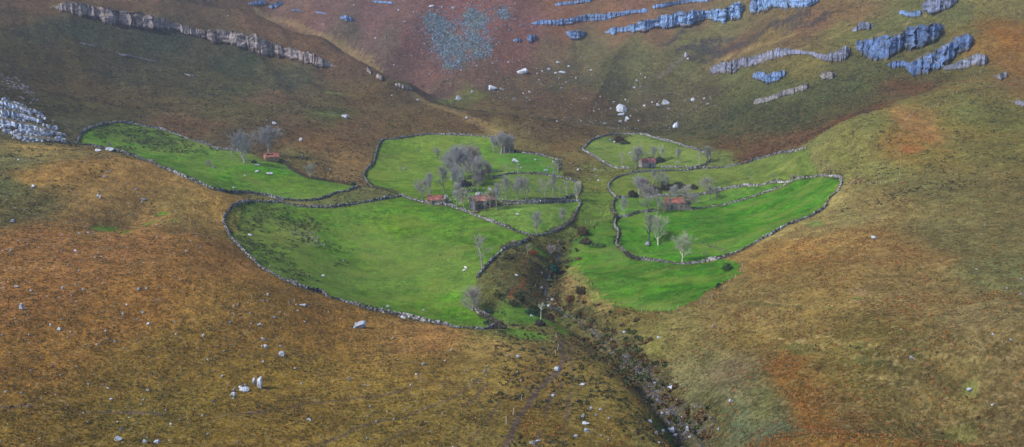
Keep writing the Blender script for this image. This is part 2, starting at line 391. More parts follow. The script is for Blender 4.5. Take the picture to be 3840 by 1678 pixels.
# ------------------------------------------------------------------ vegetation map: what grows where
# pixel, colour, scrub (dark heather), fern (rust), wild (0 lawn .. 1 rough)
SAMP = [
 (60,1650,123,97,47,0.25,0.10),(500,1600,118,99,47,0.30,0.08),(1000,1620,121,97,47,0.30,0.08),(1500,1620,121,101,51,0.30,0.07),(1850,1650,113,97,55,0.35,0.07),
 (100,1350,133,97,51,0.20,0.12),(600,1350,128,101,49,0.25,0.09),(1100,1380,126,101,47,0.25,0.09),(1550,1400,130,104,53,0.20,0.09),(1850,1420,135,113,61,0.20,0.08),
 (100,1150,134,93,53,0.20,0.12),(500,1150,134,95,51,0.20,0.12),(900,1180,128,97,51,0.20,0.10),(1200,1220,138,101,53,0.20,0.10),(1600,1280,149,110,68,0.25,0.09),(1850,1320,144,119,72,0.25,0.07),
 (100,900,136,95,57,0.20,0.12),(400,950,138,97,59,0.20,0.12),(800,980,142,101,57,0.15,0.12),(200,650,145,110,63,0.10,0.08),(500,650,143,110,66,0.10,0.06),(700,750,141,116,70,0.10,0.06),(350,780,134,105,66,0.15,0.06),(480,800,134,105,66,0.15,0.08),
 (830,740,145,114,63,0.10,0.06),(120,570,135,116,72,0.15,0.05),(20,700,92,95,61,0.50,0.03),(20,800,96,88,57,0.50,0.04),(30,600,100,99,66,0.40,0.03),
 (2020,1420,118,98,54,0.40,0.25),(2150,1400,110,94,50,0.60,0.10),(2250,1450,118,104,56,0.45,0.10),(2350,1500,122,106,56,0.35,0.15),(2300,1600,112,94,50,0.45,0.25),(2150,1600,104,88,46,0.50,0.25),(2000,1600,108,88,44,0.45,0.30),(2400,1640,108,98,56,0.40,0.20),
 (2200,1300,112,100,62,0.40,0.10),(2050,1280,116,106,66,0.35,0.15),
 # ravine
 (1900,1000,99,97,61,0.60,0.09),(1850,1100,94,95,55,0.70,0.09),(1950,1100,101,97,66,0.50,0.09),(2000,1040,104,94,62,0.40,0.35),(2150,1080,128,112,76,0.30,0.20),(2180,1130,112,94,58,0.50,0.50),(2060,1090,70,76,44,0.70,0.20),(2060,980,78,84,46,0.60,0.20),
 (1950,900,103,106,66,0.40,0.09),(2080,880,96,104,52,0.30,0.20),(1950,1170,82,111,51,0.20,0.04),(1880,1150,86,110,53,0.30,0.04),(2080,1200,88,100,44,0.40,0.40),(2200,1200,92,92,50,0.50,0.50),(2300,1220,96,92,52,0.50,0.40),(1900,1255,112,110,63,0.40,0.08),(2250,1180,100,94,54,0.50,0.50),
 # right of stream
 (2450,1300,112,108,62,0.35,0.10),(2550,1250,114,104,66,0.30,0.15),(2420,1370,96,88,54,0.50,0.10),(2550,1400,110,104,76,0.35,0.25),(2650,1350,101,97,69,0.30,0.30),(2600,1550,98,98,73,0.40,0.15),(2750,1400,112,100,81,0.20,0.35),(2800,1250,113,95,56,0.30,0.31),(2750,1550,89,97,77,0.35,0.30),(2900,1600,85,93,77,0.40,0.20),(2850,1500,95,95,65,0.30,0.31),
 (2700,1200,124,107,69,0.20,0.20),(2850,1180,122,102,67,0.20,0.20),(2980,1420,113,81,42,0.30,0.50),(3050,1580,112,78,38,0.30,0.56),(2950,1280,107,91,54,0.25,0.31),(3120,1660,107,81,42,0.30,0.43),
 (3200,1600,99,83,54,0.30,0.30),(3500,1600,97,85,58,0.30,0.30),(3800,1600,91,81,58,0.30,0.25),(3200,1400,101,89,51,0.30,0.25),(3500,1400,101,89,59,0.30,0.25),(3800,1400,101,87,61,0.30,0.25),
 (3100,1150,126,105,65,0.20,0.25),(3300,1250,107,93,54,0.40,0.15),(3400,1150,122,102,69,0.20,0.25),(3700,1200,113,100,73,0.30,0.20),(3820,1050,98,98,67,0.30,0.10),
 (3000,950,138,107,64,0.10,0.35),(3200,900,136,109,69,0.10,0.30),(3400,950,132,105,69,0.15,0.30),(3600,900,105,98,66,0.25,0.10),(3800,850,103,95,64,0.25,0.10),(3000,860,138,120,81,0.10,0.15),(3150,800,128,118,79,0.15,0.10),(3300,780,124,109,72,0.20,0.15),
 (3500,700,100,95,62,0.30,0.10),(3750,700,100,91,58,0.30,0.10),(3300,640,110,109,66,0.20,0.10),(3150,600,103,103,58,0.25,0.10),(3220,520,105,103,62,0.20,0.10),(3420,560,95,99,53,0.20,0.07),(3700,560,101,97,55,0.20,0.10),(3600,420,96,99,57,0.20,0.07),(3800,450,90,90,50,0.20,0.10),
 (3440,480,133,107,62,0.10,0.15),(3400,550,137,95,49,0.10,0.32),(3430,430,123,103,60,0.10,0.17),(3640,480,110,101,53,0.20,0.17),(3500,380,105,99,58,0.15,0.15),(3700,330,101,93,55,0.15,0.20),
 # valley bottoms on the right
 (2250,700,100,108,50,0.20,0.10),(2220,780,92,116,48,0.15,0.05),(2240,830,86,118,44,0.10,0.05),(2180,650,98,92,58,0.50,0.30),(2130,590,112,100,62,0.40,0.30),(2250,640,98,104,54,0.40,0.20),(2700,600,92,105,57,0.20,0.10),(2500,636,92,114,50,0.20,0.05),
 (2950,650,103,114,72,0.10,0.05),(3000,600,110,114,68,0.20,0.05),(3060,630,117,114,76,0.20,0.05),(2130,900,92,106,50,0.20,0.10),
 (3250,470,108,108,64,0.20,0.05),(2080,540,106,88,56,0.30,0.30),(1950,530,110,99,60,0.30,0.10),
 # red heather band and dark slopes
 (2830,580,78,54,42,0.50,0.50),(3000,520,82,56,42,0.50,0.50),(3200,430,74,51,37,0.50,0.50),(3400,340,76,56,39,0.45,0.40),(2750,560,78,62,40,0.50,0.40),(3520,280,70,66,39,0.50,0.20),
 (2700,480,67,71,47,0.65,0.20),(2800,420,58,64,40,0.60,0.10),(2950,450,59,63,40,0.65,0.15),(3050,360,63,70,44,0.60,0.10),(3200,330,63,70,42,0.60,0.10),(3150,400,66,66,40,0.60,0.20),(2600,470,74,72,48,0.65,0.30),(2900,330,71,76,48,0.45,0.10),(3300,250,70,72,45,0.40,0.10),
 (2650,360,70,64,45,0.60,0.20),(2450,360,71,64,47,0.60,0.25),(2500,290,80,76,50,0.40,0.10),(2300,290,70,70,48,0.60,0.15),(2200,380,81,63,45,0.50,0.30),(2350,450,70,61,42,0.60,0.30),(2100,300,76,66,50,0.55,0.20),(2050,380,84,64,45,0.45,0.30),
 (1900,440,83,66,42,0.40,0.30),(1950,500,98,84,58,0.35,0.20),(2050,470,87,69,50,0.50,0.35),(2150,480,87,71,48,0.50,0.30),(1850,380,86,71,44,0.30,0.20),(1780,360,83,86,47,0.20,0.05),(1780,450,76,59,39,0.40,0.30),
 # far right slopes
 (2400,210,90,90,63,0.15,0.05),(2600,170,92,91,61,0.15,0.05),(2200,190,90,84,63,0.20,0.10),(2750,290,86,90,56,0.25,0.05),(2550,250,87,86,59,0.30,0.10),(2700,130,97,93,63,0.15,0.10),(2950,180,100,81,59,0.25,0.30),(3050,100,108,81,63,0.25,0.40),(3200,60,100,80,58,0.30,0.30),(2900,130,102,86,58,0.20,0.20),(2750,180,90,68,53,0.40,0.40),
 (3000,240,103,95,56,0.15,0.10),(3200,130,97,95,56,0.20,0.05),(3300,120,88,91,55,0.20,0.05),(3450,60,86,88,55,0.25,0.05),(3600,60,86,88,55,0.20,0.10),(3600,260,88,86,51,0.20,0.10),(3500,170,80,80,51,0.40,0.05),
 (3720,100,109,81,40,0.10,0.42),(3760,150,118,80,32,0.05,0.54),(3700,160,108,84,44,0.10,0.42),(3800,240,115,86,47,0.10,0.42),(3640,130,99,90,53,0.20,0.30),(3820,30,93,88,56,0.20,0.10),(3820,330,109,86,55,0.10,0.30),
 (2300,60,114,83,66,0.10,0.40),(2450,100,108,81,66,0.15,0.30),(2100,60,110,76,66,0.10,0.50),(2600,60,99,78,64,0.20,0.30),(2350,20,106,76,66,0.10,0.40),(2000,120,106,71,76,0.10,0.40),(2050,180,94,78,64,0.20,0.20),
 # far bowl
 (1900,60,102,68,73,0.10,0.50),(1800,100,105,67,72,0.10,0.50),(1700,60,106,69,77,0.10,0.40),(1900,200,99,67,64,0.20,0.40),(1800,300,89,67,64,0.30,0.30),(1650,250,99,68,70,0.20,0.30),(1550,150,99,69,73,0.15,0.30),(1400,60,99,72,79,0.15,0.30),(1200,50,97,71,76,0.15,0.30),(1450,170,87,71,72,0.35,0.20),(1300,130,87,74,72,0.35,0.10),(1500,250,89,67,67,0.35,0.20),(1650,330,88,69,66,0.30,0.20),(1100,20,105,80,79,0.10,0.10),(1920,330,85,69,54,0.40,0.20),
 # left mountain
 (900,20,93,72,59,0.20,0.40),(1100,100,99,72,64,0.20,0.30),(700,40,86,70,59,0.20,0.40),(500,10,93,72,59,0.20,0.40),(1000,100,95,71,59,0.20,0.30),(1300,210,97,74,61,0.20,0.20),(1150,160,93,69,54,0.25,0.30),
 (150,20,99,76,59,0.15,0.40),(50,60,86,72,56,0.25,0.20),(150,120,70,70,55,0.45,0.10),(300,120,59,64,53,0.55,0.05),(600,150,58,64,53,0.55,0.05),(900,240,59,66,51,0.50,0.05),(1100,300,66,68,54,0.45,0.10),(50,200,78,70,48,0.40,0.15),(250,220,80,70,48,0.35,0.15),(500,250,68,66,50,0.45,0.10),(750,330,72,68,48,0.40,0.10),
 (300,330,81,68,45,0.30,0.20),(600,380,81,70,45,0.30,0.20),(900,330,70,70,48,0.45,0.05),(850,420,80,74,48,0.35,0.10),(100,300,74,64,44,0.40,0.15),(200,400,70,66,45,0.45,0.10),(400,420,76,70,47,0.35,0.10),(700,470,100,78,60,0.25,0.30),(1000,420,80,72,48,0.35,0.10),(1010,370,93,74,58,0.20,0.20),
 (1200,380,80,70,48,0.35,0.20),(1350,380,88,70,45,0.25,0.25),(1500,380,86,71,50,0.25,0.20),(1300,480,102,80,56,0.20,0.30),(1500,460,86,70,45,0.20,0.30),(1700,460,90,72,47,0.20,0.25),(1200,550,100,76,50,0.35,0.30),(1350,620,121,95,63,0.30,0.08),(1300,660,131,106,72,0.20,0.07),(1100,520,87,67,48,0.50,0.30),(1100,600,107,97,61,0.40,0.07),(1180,640,106,87,61,0.45,0.09),
 (900,530,81,72,56,0.50,0.15),(1050,480,83,69,54,0.50,0.30),(1250,430,78,80,48,0.30,0.10),(250,500,77,76,60,0.50,0.05),(1850,505,121,107,68,0.15,0.10),(1400,480,98,78,56,0.25,0.30),
 # scrub triangle between the walls
 (1250,760,106,114,70,0.40,0.06),(1400,730,101,103,66,0.45,0.06),(1050,755,114,108,70,0.30,0.08),
]
S = np.array(SAMP, float)
sp = hit(S[:, 0], S[:, 1])
vals = np.concatenate([lin(S[:, 2:5]), S[:, 5:7]], 1)
# interpolate on a coarse grid (inverse distance, depth counted at a third because slopes are seen obliquely)
def idw(x, y):
    wsum = 0; acc = 0
    for p, vv in zip(sp, vals):
        d2 = (x - p[0]) ** 2 + ((y - p[1]) / 2.0) ** 2 + 6.0
        ww = d2 ** -2.0
        wsum = wsum + ww; acc = acc + ww[..., None] * vv
    return acc / wsum[..., None]
wx = LX + 7 * fbm(LX / 22, LY / 22, 3, 51) * smooth(100, 400, LY); wy = LY + 10 * fbm(LX / 22, LY / 22, 3, 57)
L5 = idw(wx, wy)
G5 = np.stack([resize(L5[..., k], np.linspace(0, 299, NR), np.linspace(0, 311, NC)) for k in range(5)], -1)
BASE = np.clip(G5[..., :3], 0.002, 1); SCRUB = np.clip(G5[..., 3], 0, 1); FERN = np.clip(G5[..., 4], 0, 1)
LAWN = np.zeros((NR, NC)); FIELD = np.zeros((NR, NC), int)
nx, ny = GX + 1.6 * fbm(GX / 4, GY / 4, 3, 61), GY + 1.6 * fbm(GX / 4, GY / 4, 3, 63)
def paint(mask, c, lawn=None, scrub=None, fern=None):
    global BASE, LAWN, SCRUB, FERN
    m = mask[..., None]
    BASE = BASE * (1 - m) + lin(c) * m
    if lawn is not None: LAWN = LAWN * (1 - mask) + lawn * mask
    if scrub is not None: SCRUB = SCRUB * (1 - mask) + scrub * mask
    if fern is not None: FERN = FERN * (1 - mask) + fern * mask
for k, (name, poly) in enumerate(FIELDS.items()):
    m = inside(nx, ny, poly)
    paint(m.astype(float), FCOL[name], 1.0, 0.02, 0.0)
    FIELD[inside(GX, GY, poly)] = k + 1
# rank growth and nettles along the walls, with the walls' shadow painted in as dark colour
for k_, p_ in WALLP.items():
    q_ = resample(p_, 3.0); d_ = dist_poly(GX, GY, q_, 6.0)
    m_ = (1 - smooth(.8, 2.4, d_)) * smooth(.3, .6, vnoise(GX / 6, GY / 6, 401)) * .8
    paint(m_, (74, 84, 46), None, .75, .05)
# patches: pixel ellipse painted on the ground (radii in pixels turned into metres)
def patch(pu, pv, ru, rv, c, amt=1.0, lawn=None, scrub=None, fern=None, soft=0.5, only=None):
    c0 = at(pu, pv); a = hit([pu - ru, pu + ru], [pv, pv]); b = hit([pu, pu], [pv + rv, pv - rv])
    ex = max(abs(a[1, 0] - a[0, 0]) / 2, 0.5); ey = max(min(abs(b[1, 1] - b[0, 1]) / 2, ex * 6), 0.5)
    cy = (b[0, 1] + b[1, 1]) / 2 if abs(b[1, 1] - b[0, 1]) / 2 < ex * 6 else c0[1]
    q = np.hypot((GX - c0[0]) / ex, (GY - cy) / ey) + 0.35 * fbm(GX / (ex * .35), GY / (ey * .35), 3, int(pu))
    m = (1 - smooth(1 - soft, 1 + soft * 0.4, q)) * amt
    if only: m = m * (FIELD == list(FIELDS).index(only) + 1)
    paint(m, c, lawn, scrub, fern)
# inside the pastures
patch(560,505,330,60,(82,108,52),.9,.9,.7,.0,.5,'left'); patch(700,590,260,26,(96,130,54),.6,1,0,0,.5,'left'); patch(1000,640,160,40,(70,134,28),.8,1,0,0,.6,'left'); patch(1100,690,160,30,(92,126,34),.7,1,0,0,.6,'left'); patch(820,650,120,30,(78,140,26),.6,1,0,0,.6,'left')
patch(930,590,80,18,(70,90,54),.8,1,.3,0,.6,'left')
patch(940,880,150,150,(104,118,62),.85,.7,.55,0,.6,'central'); patch(880,830,50,70,(74,98,46),.8,.8,.7,0,.6,'central'); patch(1100,890,110,80,(124,130,76),.8,.6,.35,0,.7,'central'); patch(1150,1020,170,70,(98,124,52),.6,.8,.2,0,.7,'central')
patch(1550,800,170,40,(84,128,28),.6,1,0,0,.7,'central'); patch(1700,1120,120,80,(74,132,24),.7,1,0,0,.7,'central'); patch(1320,900,120,40,(82,126,34),.5,1,0,0,.7,'central'); patch(1480,850,120,40,(96,130,34),.6,1,0,0,.7,'central'); patch(1250,830,90,30,(92,124,52),.5,1,0,0,.7,'central')
patch(1500,600,110,70,(110,132,56),.8,.9,.1,0,.7,'upper'); patch(1650,540,110,30,(112,132,54),.7,.9,.1,0,.7,'upper'); patch(1950,620,140,50,(56,122,20),.95,1,0,0,.5,'upper'); patch(1830,570,60,40,(84,132,20),.7,1,0,0,.7,'upper'); patch(1600,640,60,40,(80,118,26),.6,1,0,0,.7,'upper'); patch(1750,730,100,40,(72,110,44),.7,1,.2,0,.7,'upper')
patch(2060,830,90,30,(116,146,74),.6,1,0,0,.7,'triangle')
patch(2350,580,80,40,(102,126,50),.7,1,.05,0,.7,'far right'); patch(2440,580,90,20,(84,104,52),.6,1,.3,0,.6,'far right'); patch(2320,518,46,16,(70,66,44),.9,.4,.8,.5,.4,'far right')
patch(2450,700,150,24,(88,94,44),.7,.8,.5,.1,.6,'hollow right'); patch(2750,640,160,24,(96,112,60),.7,.9,.1,0,.6,'hollow right'); patch(2950,625,80,24,(122,128,80),.7,.7,.1,0,.7,'hollow right'); patch(2350,720,40,26,(104,120,46),.6,1,.05,0,.7,'hollow right')
patch(2420,870,60,60,(72,118,30),.6,1,0,0,.7,'large right'); patch(2900,790,160,40,(70,126,26),.6,1,0,0,.7,'large right'); patch(2430,950,60,26,(84,128,40),.6,1,0,0,.7,'large right'); patch(3080,690,60,26,(86,126,40),.6,1,0,0,.7,'large right')
patch(2200,960,60,60,(80,124,34),.6,1,0,0,.7,'lower right'); patch(2450,1010,240,24,(58,104,34),.6,1,.1,0,.7,'lower right')
patch(2550,1000,200,14,(78,92,44),.6,.7,.3,0,.6,'lower right')
# outside the pastures
for a in [(450,864,40,5),(610,803,26,7),(655,829,22,5),(565,836,22,3),(470,872,18,5)]: patch(*a, (78,126,36), .8, 1, 0, 0, .5)
patch(1975,1255,95,17,(72,126,38),.9,1,.1,.0,.6); patch(2105,1245,22,10,(64,122,30),.9,1,0,0,.5)
patch(1960,1180,130,34,(62,108,34),.85,1,.1,.05,.6); patch(2080,1215,90,12,(64,112,36),.7,1,.2,.1,.6); patch(2050,960,40,14,(64,112,34),.8,1,.1,0,.5); patch(1990,935,40,20,(84,104,40),.7,.7,.3,.1,.6)
patch(2520,1650,60,30,(66,96,44),.8,.6,.3,.1,.6); patch(2480,1560,36,20,(80,96,48),.7,.5,.3,.1,.6)
patch(3220,1095,48,18,(148,122,94),.8,0,.0,.1,.5); patch(3215,1130,34,7,(150,124,96),.8,0,0,.1,.5); patch(3215,1119,20,5,(70,118,36),.8,1,0,0,.4); patch(3065,1262,22,8,(160,136,104),.8,0,0,0,.4); patch(3000,1280,30,8,(156,136,104),.8,0,0,0,.5)
patch(3210,680,52,15,(112,84,72),.8,0,.4,.2,.4); patch(3105,640,30,12,(112,92,76),.7,0,.4,.1,.5); patch(3070,1380,12,10,(74,50,46),.95,0,0,0,.3); patch(3380,688,24,5,(122,78,52),.8,0,.2,.4,.4)
patch(3640,1460,40,40,(112,116,70),.7,.3,.1,0,.7); patch(3060,840,60,16,(92,122,66),.7,.6,.1,0,.6)
patch(2230,810,90,30,(94,122,50),.7,.8,.1,0,.7); patch(2250,745,60,30,(86,124,42),.6,.9,.05,0,.7)
for a in [(1660,385,50,7),(1690,375,60,9),(1250,350,60,4),(1220,428,90,5)]: patch(*a, (96,108,60), .6, .5, .1, 0, .6)

for a in [(2640,185,60,22),(2690,205,40,26),(2600,175,40,12),(2740,150,40,10),(2960,80,30,10),(3080,70,26,8),(3000,30,30,8),(3560,215,60,26),(3480,225,26,20),(2560,120,22,10)]: patch(*a, (56,58,66), .85, 0, .9, 0, .7)
for a in [(2200,300,60,22),(2130,255,60,20),(2320,320,60,24),(2420,330,60,20),(2080,330,40,16),(2480,345,70,20)]: patch(*a, (70,68,54), .7, 0, .8, .1, .8)
for a in [(1770,180,40,40),(1690,150,40,40)]: patch(*a, (100,84,86), .5, 0, .4, 0, .8)

patch(3440,470,70,70,(150,112,72),.8,0,.05,.25,.35); patch(3420,560,60,22,(146,96,58),.8,0,.05,.5,.4); patch(3460,520,60,26,(150,108,66),.7,0,.05,.4,.5)
# ------------------------------------------------------------------ trails, scars, stream bed (real paint on the ground)
PATHM = np.zeros((NR, NC))
def line_paint(pxs, width, c, amt=0.9, lawn=0.0, wob=0.5, brk=0.0):
    p = resample(polyline(pxs), 3.0)
    d = dist_poly(GX, GY, p, width * 4)
    wd = width * (0.7 + 0.6 * vnoise(GX / 2.3, GY / 2.3, 77))
    m = (1 - smooth(wd * 0.45, wd * 0.75, d + wob * (vnoise(GX / 0.8, GY / 0.8, 78) - .5) * width)) * amt
    if brk: m = m * smooth(brk - .2, brk + .15, vnoise(GX / 5, GY / 7, 79))
    PATHM[:] = np.maximum(PATHM, m)
    paint(m, c, lawn, 0.0, 0.0)
MUD = (86, 72, 70)
line_paint([(2106,1275),(2108,1310),(2113,1345),(2105,1375),(2080,1405),(2040,1440),(2005,1480),(1985,1515),(1950,1550),(1935,1590),(1915,1630),(1890,1690)], 1.35, MUD, .95)
line_paint([(2105,1440),(2080,1470),(2060,1500),(2045,1545),(2030,1600),(2020,1640),(2005,1690)], 0.9, MUD, .8, brk=.35)
line_paint([(2137,1290),(2143,1360),(2140,1420),(2135,1480),(2125,1560),(2120,1640)], 0.8, MUD, .7, brk=.4)
line_paint([(935,1550),(1010,1542),(1080,1530),(1170,1512),(1250,1507),(1320,1498),(1440,1480),(1560,1450)], 0.9, MUD, .75, brk=.25)
line_paint([(1160,1680),(1260,1645),(1390,1590),(1440,1575),(1510,1570),(1570,1540),(1640,1515),(1700,1490),(1760,1450),(1800,1420)], 0.9, MUD, .75, brk=.25)
line_paint([(1400,1680),(1500,1630),(1600,1595),(1680,1560),(1760,1510),(1830,1440)], 0.8, MUD, .7, brk=.35)
line_paint([(1700,1680),(1770,1640),(1830,1580),(1880,1500)], 0.7, MUD, .6, brk=.4)
line_paint([(0,1526),(120,1520),(220,1535),(330,1545),(430,1548),(520,1550),(620,1553),(720,1553),(850,1556),(1000,1545)], 1.0, (98, 82, 82), .8, brk=.3)
line_paint([(440,1308),(560,1310),(680,1305),(800,1300),(920,1288)], 0.5, (116, 90, 70), .5, brk=.4)
line_paint([(420,1406),(600,1410),(760,1408)], 0.5, (118, 92, 72), .5, brk=.4)
line_paint([(1925,1135),(1918,1115),(1918,1098),(1930,1083),(1950,1078),(1958,1066),(1955,1045)], 0.8, (146, 84, 52), .9)
line_paint([(1990,1075),(2010,1095),(2030,1112),(2040,1122)], 1.4, (128, 110, 94), .8)
line_paint([(2000,980),(2010,965),(2026,958)], .7, (128, 112, 86), .7)
line_paint([(2500,1240),(2560,1252),(2600,1268),(2680,1310),(2760,1345),(2840,1360)], 0.5, (150, 130, 90), .5, brk=.3)
for pp in [[(2800,1224),(2880,1258),(2960,1280),(3060,1300),(3140,1318),(3240,1340),(3360,1352)],[(2830,1235),(2900,1265),(3000,1310),(3080,1334),(3200,1344),(3300,1354),(3380,1372)],[(3000,1390),(3080,1402),(3160,1416),(3260,1418),(3380,1420)],[(2800,1128),(2900,1136),(3000,1146),(3120,1150),(3300,1150)],[(3090,1262),(3150,1285),(3300,1300),(3480,1330),(3700,1360)],[(3500,1640),(3580,1630),(3640,1612)],[(3450,1005),(3530,985),(3600,975)]]:
    line_paint(pp, 0.6, (158, 138, 100), .5, brk=.2)
    p2 = [(a, b + 9) for a, b in pp]; line_paint(p2, 1.8, (78, 82, 46), .65, brk=.45)
# far slope: thin dark terracettes on the left mountain and a soil slip on the right slope
for pp in [[(300,160),(345,172),(420,200),(500,220),(590,235)],[(335,265),(380,275),(440,290),(560,318)],[(320,410),(370,418),(410,428)],[(480,420),(540,438)],[(490,368),(545,380)],[(1060,290),(1120,308),(1200,325),(1260,345)],[(0,222),(50,245),(110,262)],[(20,115),(110,140),(200,165)],[(960,50),(1010,70)],[(1270,150),(1300,190),(1340,215)]]:
    line_paint(pp, 3.6, (58, 54, 46), .8, brk=.4)
line_paint([(2575,200),(2540,235),(2510,262),(2470,290)], 3.0, (104, 96, 104), .6, brk=.2)
for pp in [[(2540,185),(2600,172),(2640,160),(2700,150)],[(2600,216),(2650,200),(2690,180)],[(2640,226),(2700,206)],[(2880,96),(2920,84),(2960,75),(3020,50)],[(3050,84),(3100,55)],[(2720,190),(2780,165),(2850,130)],[(2960,110),(3010,92)],[(2490,165),(2530,150)]]:
    line_paint(pp, 7.0, (60, 54, 58), .9, brk=.25, wob=1.0)
for pp in [[(2640,255),(2700,222),(2800,190),(2900,158),(3050,120)],[(2680,240),(2740,206),(2820,176)],[(2960,200),(3060,166),(3160,120),(3240,70)],[(3260,150),(3360,104),(3460,60)]]:
    line_paint(pp, 3.4, (140, 122, 86), .5, brk=.4, wob=1.0)
line_paint([(2990,690),(3000,720),(3030,740)], .1, (120,120,80), .1)
line_paint([(110,552),(200,556),(300,560),(420,582),(520,614),(640,665),(760,722),(850,752),(838,800),(850,850)], 7.0, (158,122,72), .55, wob=1.0)
line_paint([(960,42),(1100,90),(1200,137),(1300,188),(1400,248),(1550,348),(1700,418),(1850,495)], 6.0, (132,112,82), .6, wob=1.0)
line_paint([(2840,918),(2960,858),(3080,806),(3140,740),(3175,690)], 5.0, (150,134,88), .6, wob=1.0)
line_paint([(2140,1010),(2170,1050),(2230,1110),(2290,1150)], 4.0, (150,130,88), .6, wob=1.0)
sd = dist_poly(GX, GY, STREAMR, 30)
paint((1 - smooth(3.0, 7.5, sd + 3 * (vnoise(GX / 4, GY / 4, 93) - .5))) * .8, (76, 74, 50), 0, .6, .25)
# bed of the stream
sd = dist_poly(GX, GY, STREAMR, 30)
low = smooth(1300, 1380, 1300 + (232 - GY) * 3)
wob = 1.0 + 1.6 * vnoise(GX / 4, GY / 4, 91)
m = (1 - smooth(0.6, 1.3, sd / (wob * (0.4 + 0.7 * low)))) * (0.3 + 0.35 * low)
paint(m, (96, 92, 82), 0.0, 0.45, 0.25)
for q_ in ([(1582,80),(1614,43),(1689,75),(1699,128),(1731,176),(1752,213),(1731,261),(1694,256),(1662,224),(1630,181),(1625,128)],[(1726,59),(1763,27),(1827,59),(1816,107),(1843,170),(1838,208),(1795,218),(1763,181),(1742,128)],[(1864,43),(1895,26),(1915,60),(1890,85),(1868,75)]):
    paint(inside(GX + 8 * fbm(GX / 14, GY / 14, 3, 95), GY + 8 * fbm(GX / 14, GY / 14, 3, 96), hit([a[0] for a in q_], [a[1] for a in q_])) * .85 * smooth(.34, .6, vnoise(GX / 5 + GY / 40, GY / 22, 97)), (86, 98, 108), 0, .35, 0)
# finer relief: rough ground is lumpier than the mown pastures
rough = 1 - LAWN
GZ = GZ + rough * (0.22 * fbm(GX / 2.6, GY / 2.6, 3, 71) * (1 - far) + 0.14 * np.maximum(0, vnoise(GX / 1.3, GY / 1.3, 73) - .45) * (1 - far)) + 0.05 * fbm(GX / 1.7, GY / 1.7, 2, 75)
STREAMR[:, 2] = height(STREAMR[:, 0], STREAMR[:, 1])

# ------------------------------------------------------------------ node helpers
def mat(name):
    m = bpy.data.materials.new(name); m.use_nodes = True
    nt = m.node_tree; b = nt.nodes['Principled BSDF']
    b.inputs['Roughness'].default_value = 0.9; b.inputs['Specular IOR Level'].default_value = 0.15
    return m, nt, b
def N(nt, t, **kw):
    n = nt.nodes.new(t)
    for k, val in kw.items():
        if k in n.inputs: n.inputs[k].default_value = val
        else: setattr(n, k, val)
    return n
def noise(nt, vec, scale, detail=3.0, rough=0.55):
    n = N(nt, 'ShaderNodeTexNoise'); n.inputs['Scale'].default_value = scale; n.inputs['Detail'].default_value = detail; n.inputs['Roughness'].default_value = rough
    nt.links.new(vec, n.inputs['Vector']); return n.outputs['Fac']
def mapr(nt, val, a, b, c, d):
    n = N(nt, 'ShaderNodeMapRange'); n.inputs[1].default_value = a; n.inputs[2].default_value = b; n.inputs[3].default_value = c; n.inputs[4].default_value = d
    nt.links.new(val, n.inputs[0]); return n.outputs[0]
def math_(nt, op, a, b=None):
    n = N(nt, 'ShaderNodeMath', operation=op)
    for i, q in enumerate((a, b)):
        if q is None: continue
        if isinstance(q, (int, float)): n.inputs[i].default_value = q
        else: nt.links.new(q, n.inputs[i])
    return n.outputs[0]
def mixc(nt, fac, a, b, blend='MIX'):
    n = N(nt, 'ShaderNodeMix', data_type='RGBA', blend_type=blend)
    for i, q in ((0, fac), (6, a), (7, b)):
        if isinstance(q, (int, float)): n.inputs[i].default_value = q
        elif isinstance(q, (tuple, list, np.ndarray)): n.inputs[i].default_value = (*[float(t) for t in q[:3]], 1)
        else: nt.links.new(q, n.inputs[i])
    return n.outputs[2]
def gain(nt, colr, fac):       # multiply a colour by a scalar
    n = N(nt, 'ShaderNodeVectorMath', operation='SCALE'); nt.links.new(colr, n.inputs[0])
    if isinstance(fac, (int, float)): n.inputs['Scale'].default_value = fac
    else: nt.links.new(fac, n.inputs['Scale'])
    return n.outputs[0]
def attr(nt, name): return N(nt, 'ShaderNodeAttribute', attribute_name=name)
def bump(nt, h, strength, dist):
    n = N(nt, 'ShaderNodeBump'); n.inputs['Strength'].default_value = strength; n.inputs['Distance'].default_value = dist
    nt.links.new(h, n.inputs['Height']); return n.outputs['Normal']
def position(nt): return N(nt, 'ShaderNodeNewGeometry').outputs['Position']
def objco(nt): return N(nt, 'ShaderNodeTexCoord').outputs['Object']
def stretch(nt, vec, s):
    n = N(nt, 'ShaderNodeVectorMath', operation='MULTIPLY'); nt.links.new(vec, n.inputs[0]); n.inputs[1].default_value = s
    return n.outputs[0]

ALB = 0.80      # albedo as a share of the colour the photograph shows
# ------------------------------------------------------------------ ground material
gm, nt, b = mat('turf_and_heath')
P = position(nt)
ca = attr(nt, 'col').outputs['Color']
mk = N(nt, 'ShaderNodeSeparateColor'); nt.links.new(attr(nt, 'mask').outputs['Color'], mk.inputs[0])
scrub, fern, lawn = mk.outputs[0], mk.outputs[1], mk.outputs[2]
wild = math_(nt, 'SUBTRACT', 1.0, lawn)
n_big = noise(nt, P, 0.045, 4.0); n_mid = noise(nt, P, 0.28, 4.0, .6); n_tuft = noise(nt, P, 1.1, 3.0, .65); n_fine = noise(nt, P, 3.2, 2.0, .7)
streak = noise(nt, stretch(nt, P, (0.6, 1.1, 0.9)), 1.0, 4.0, .65)
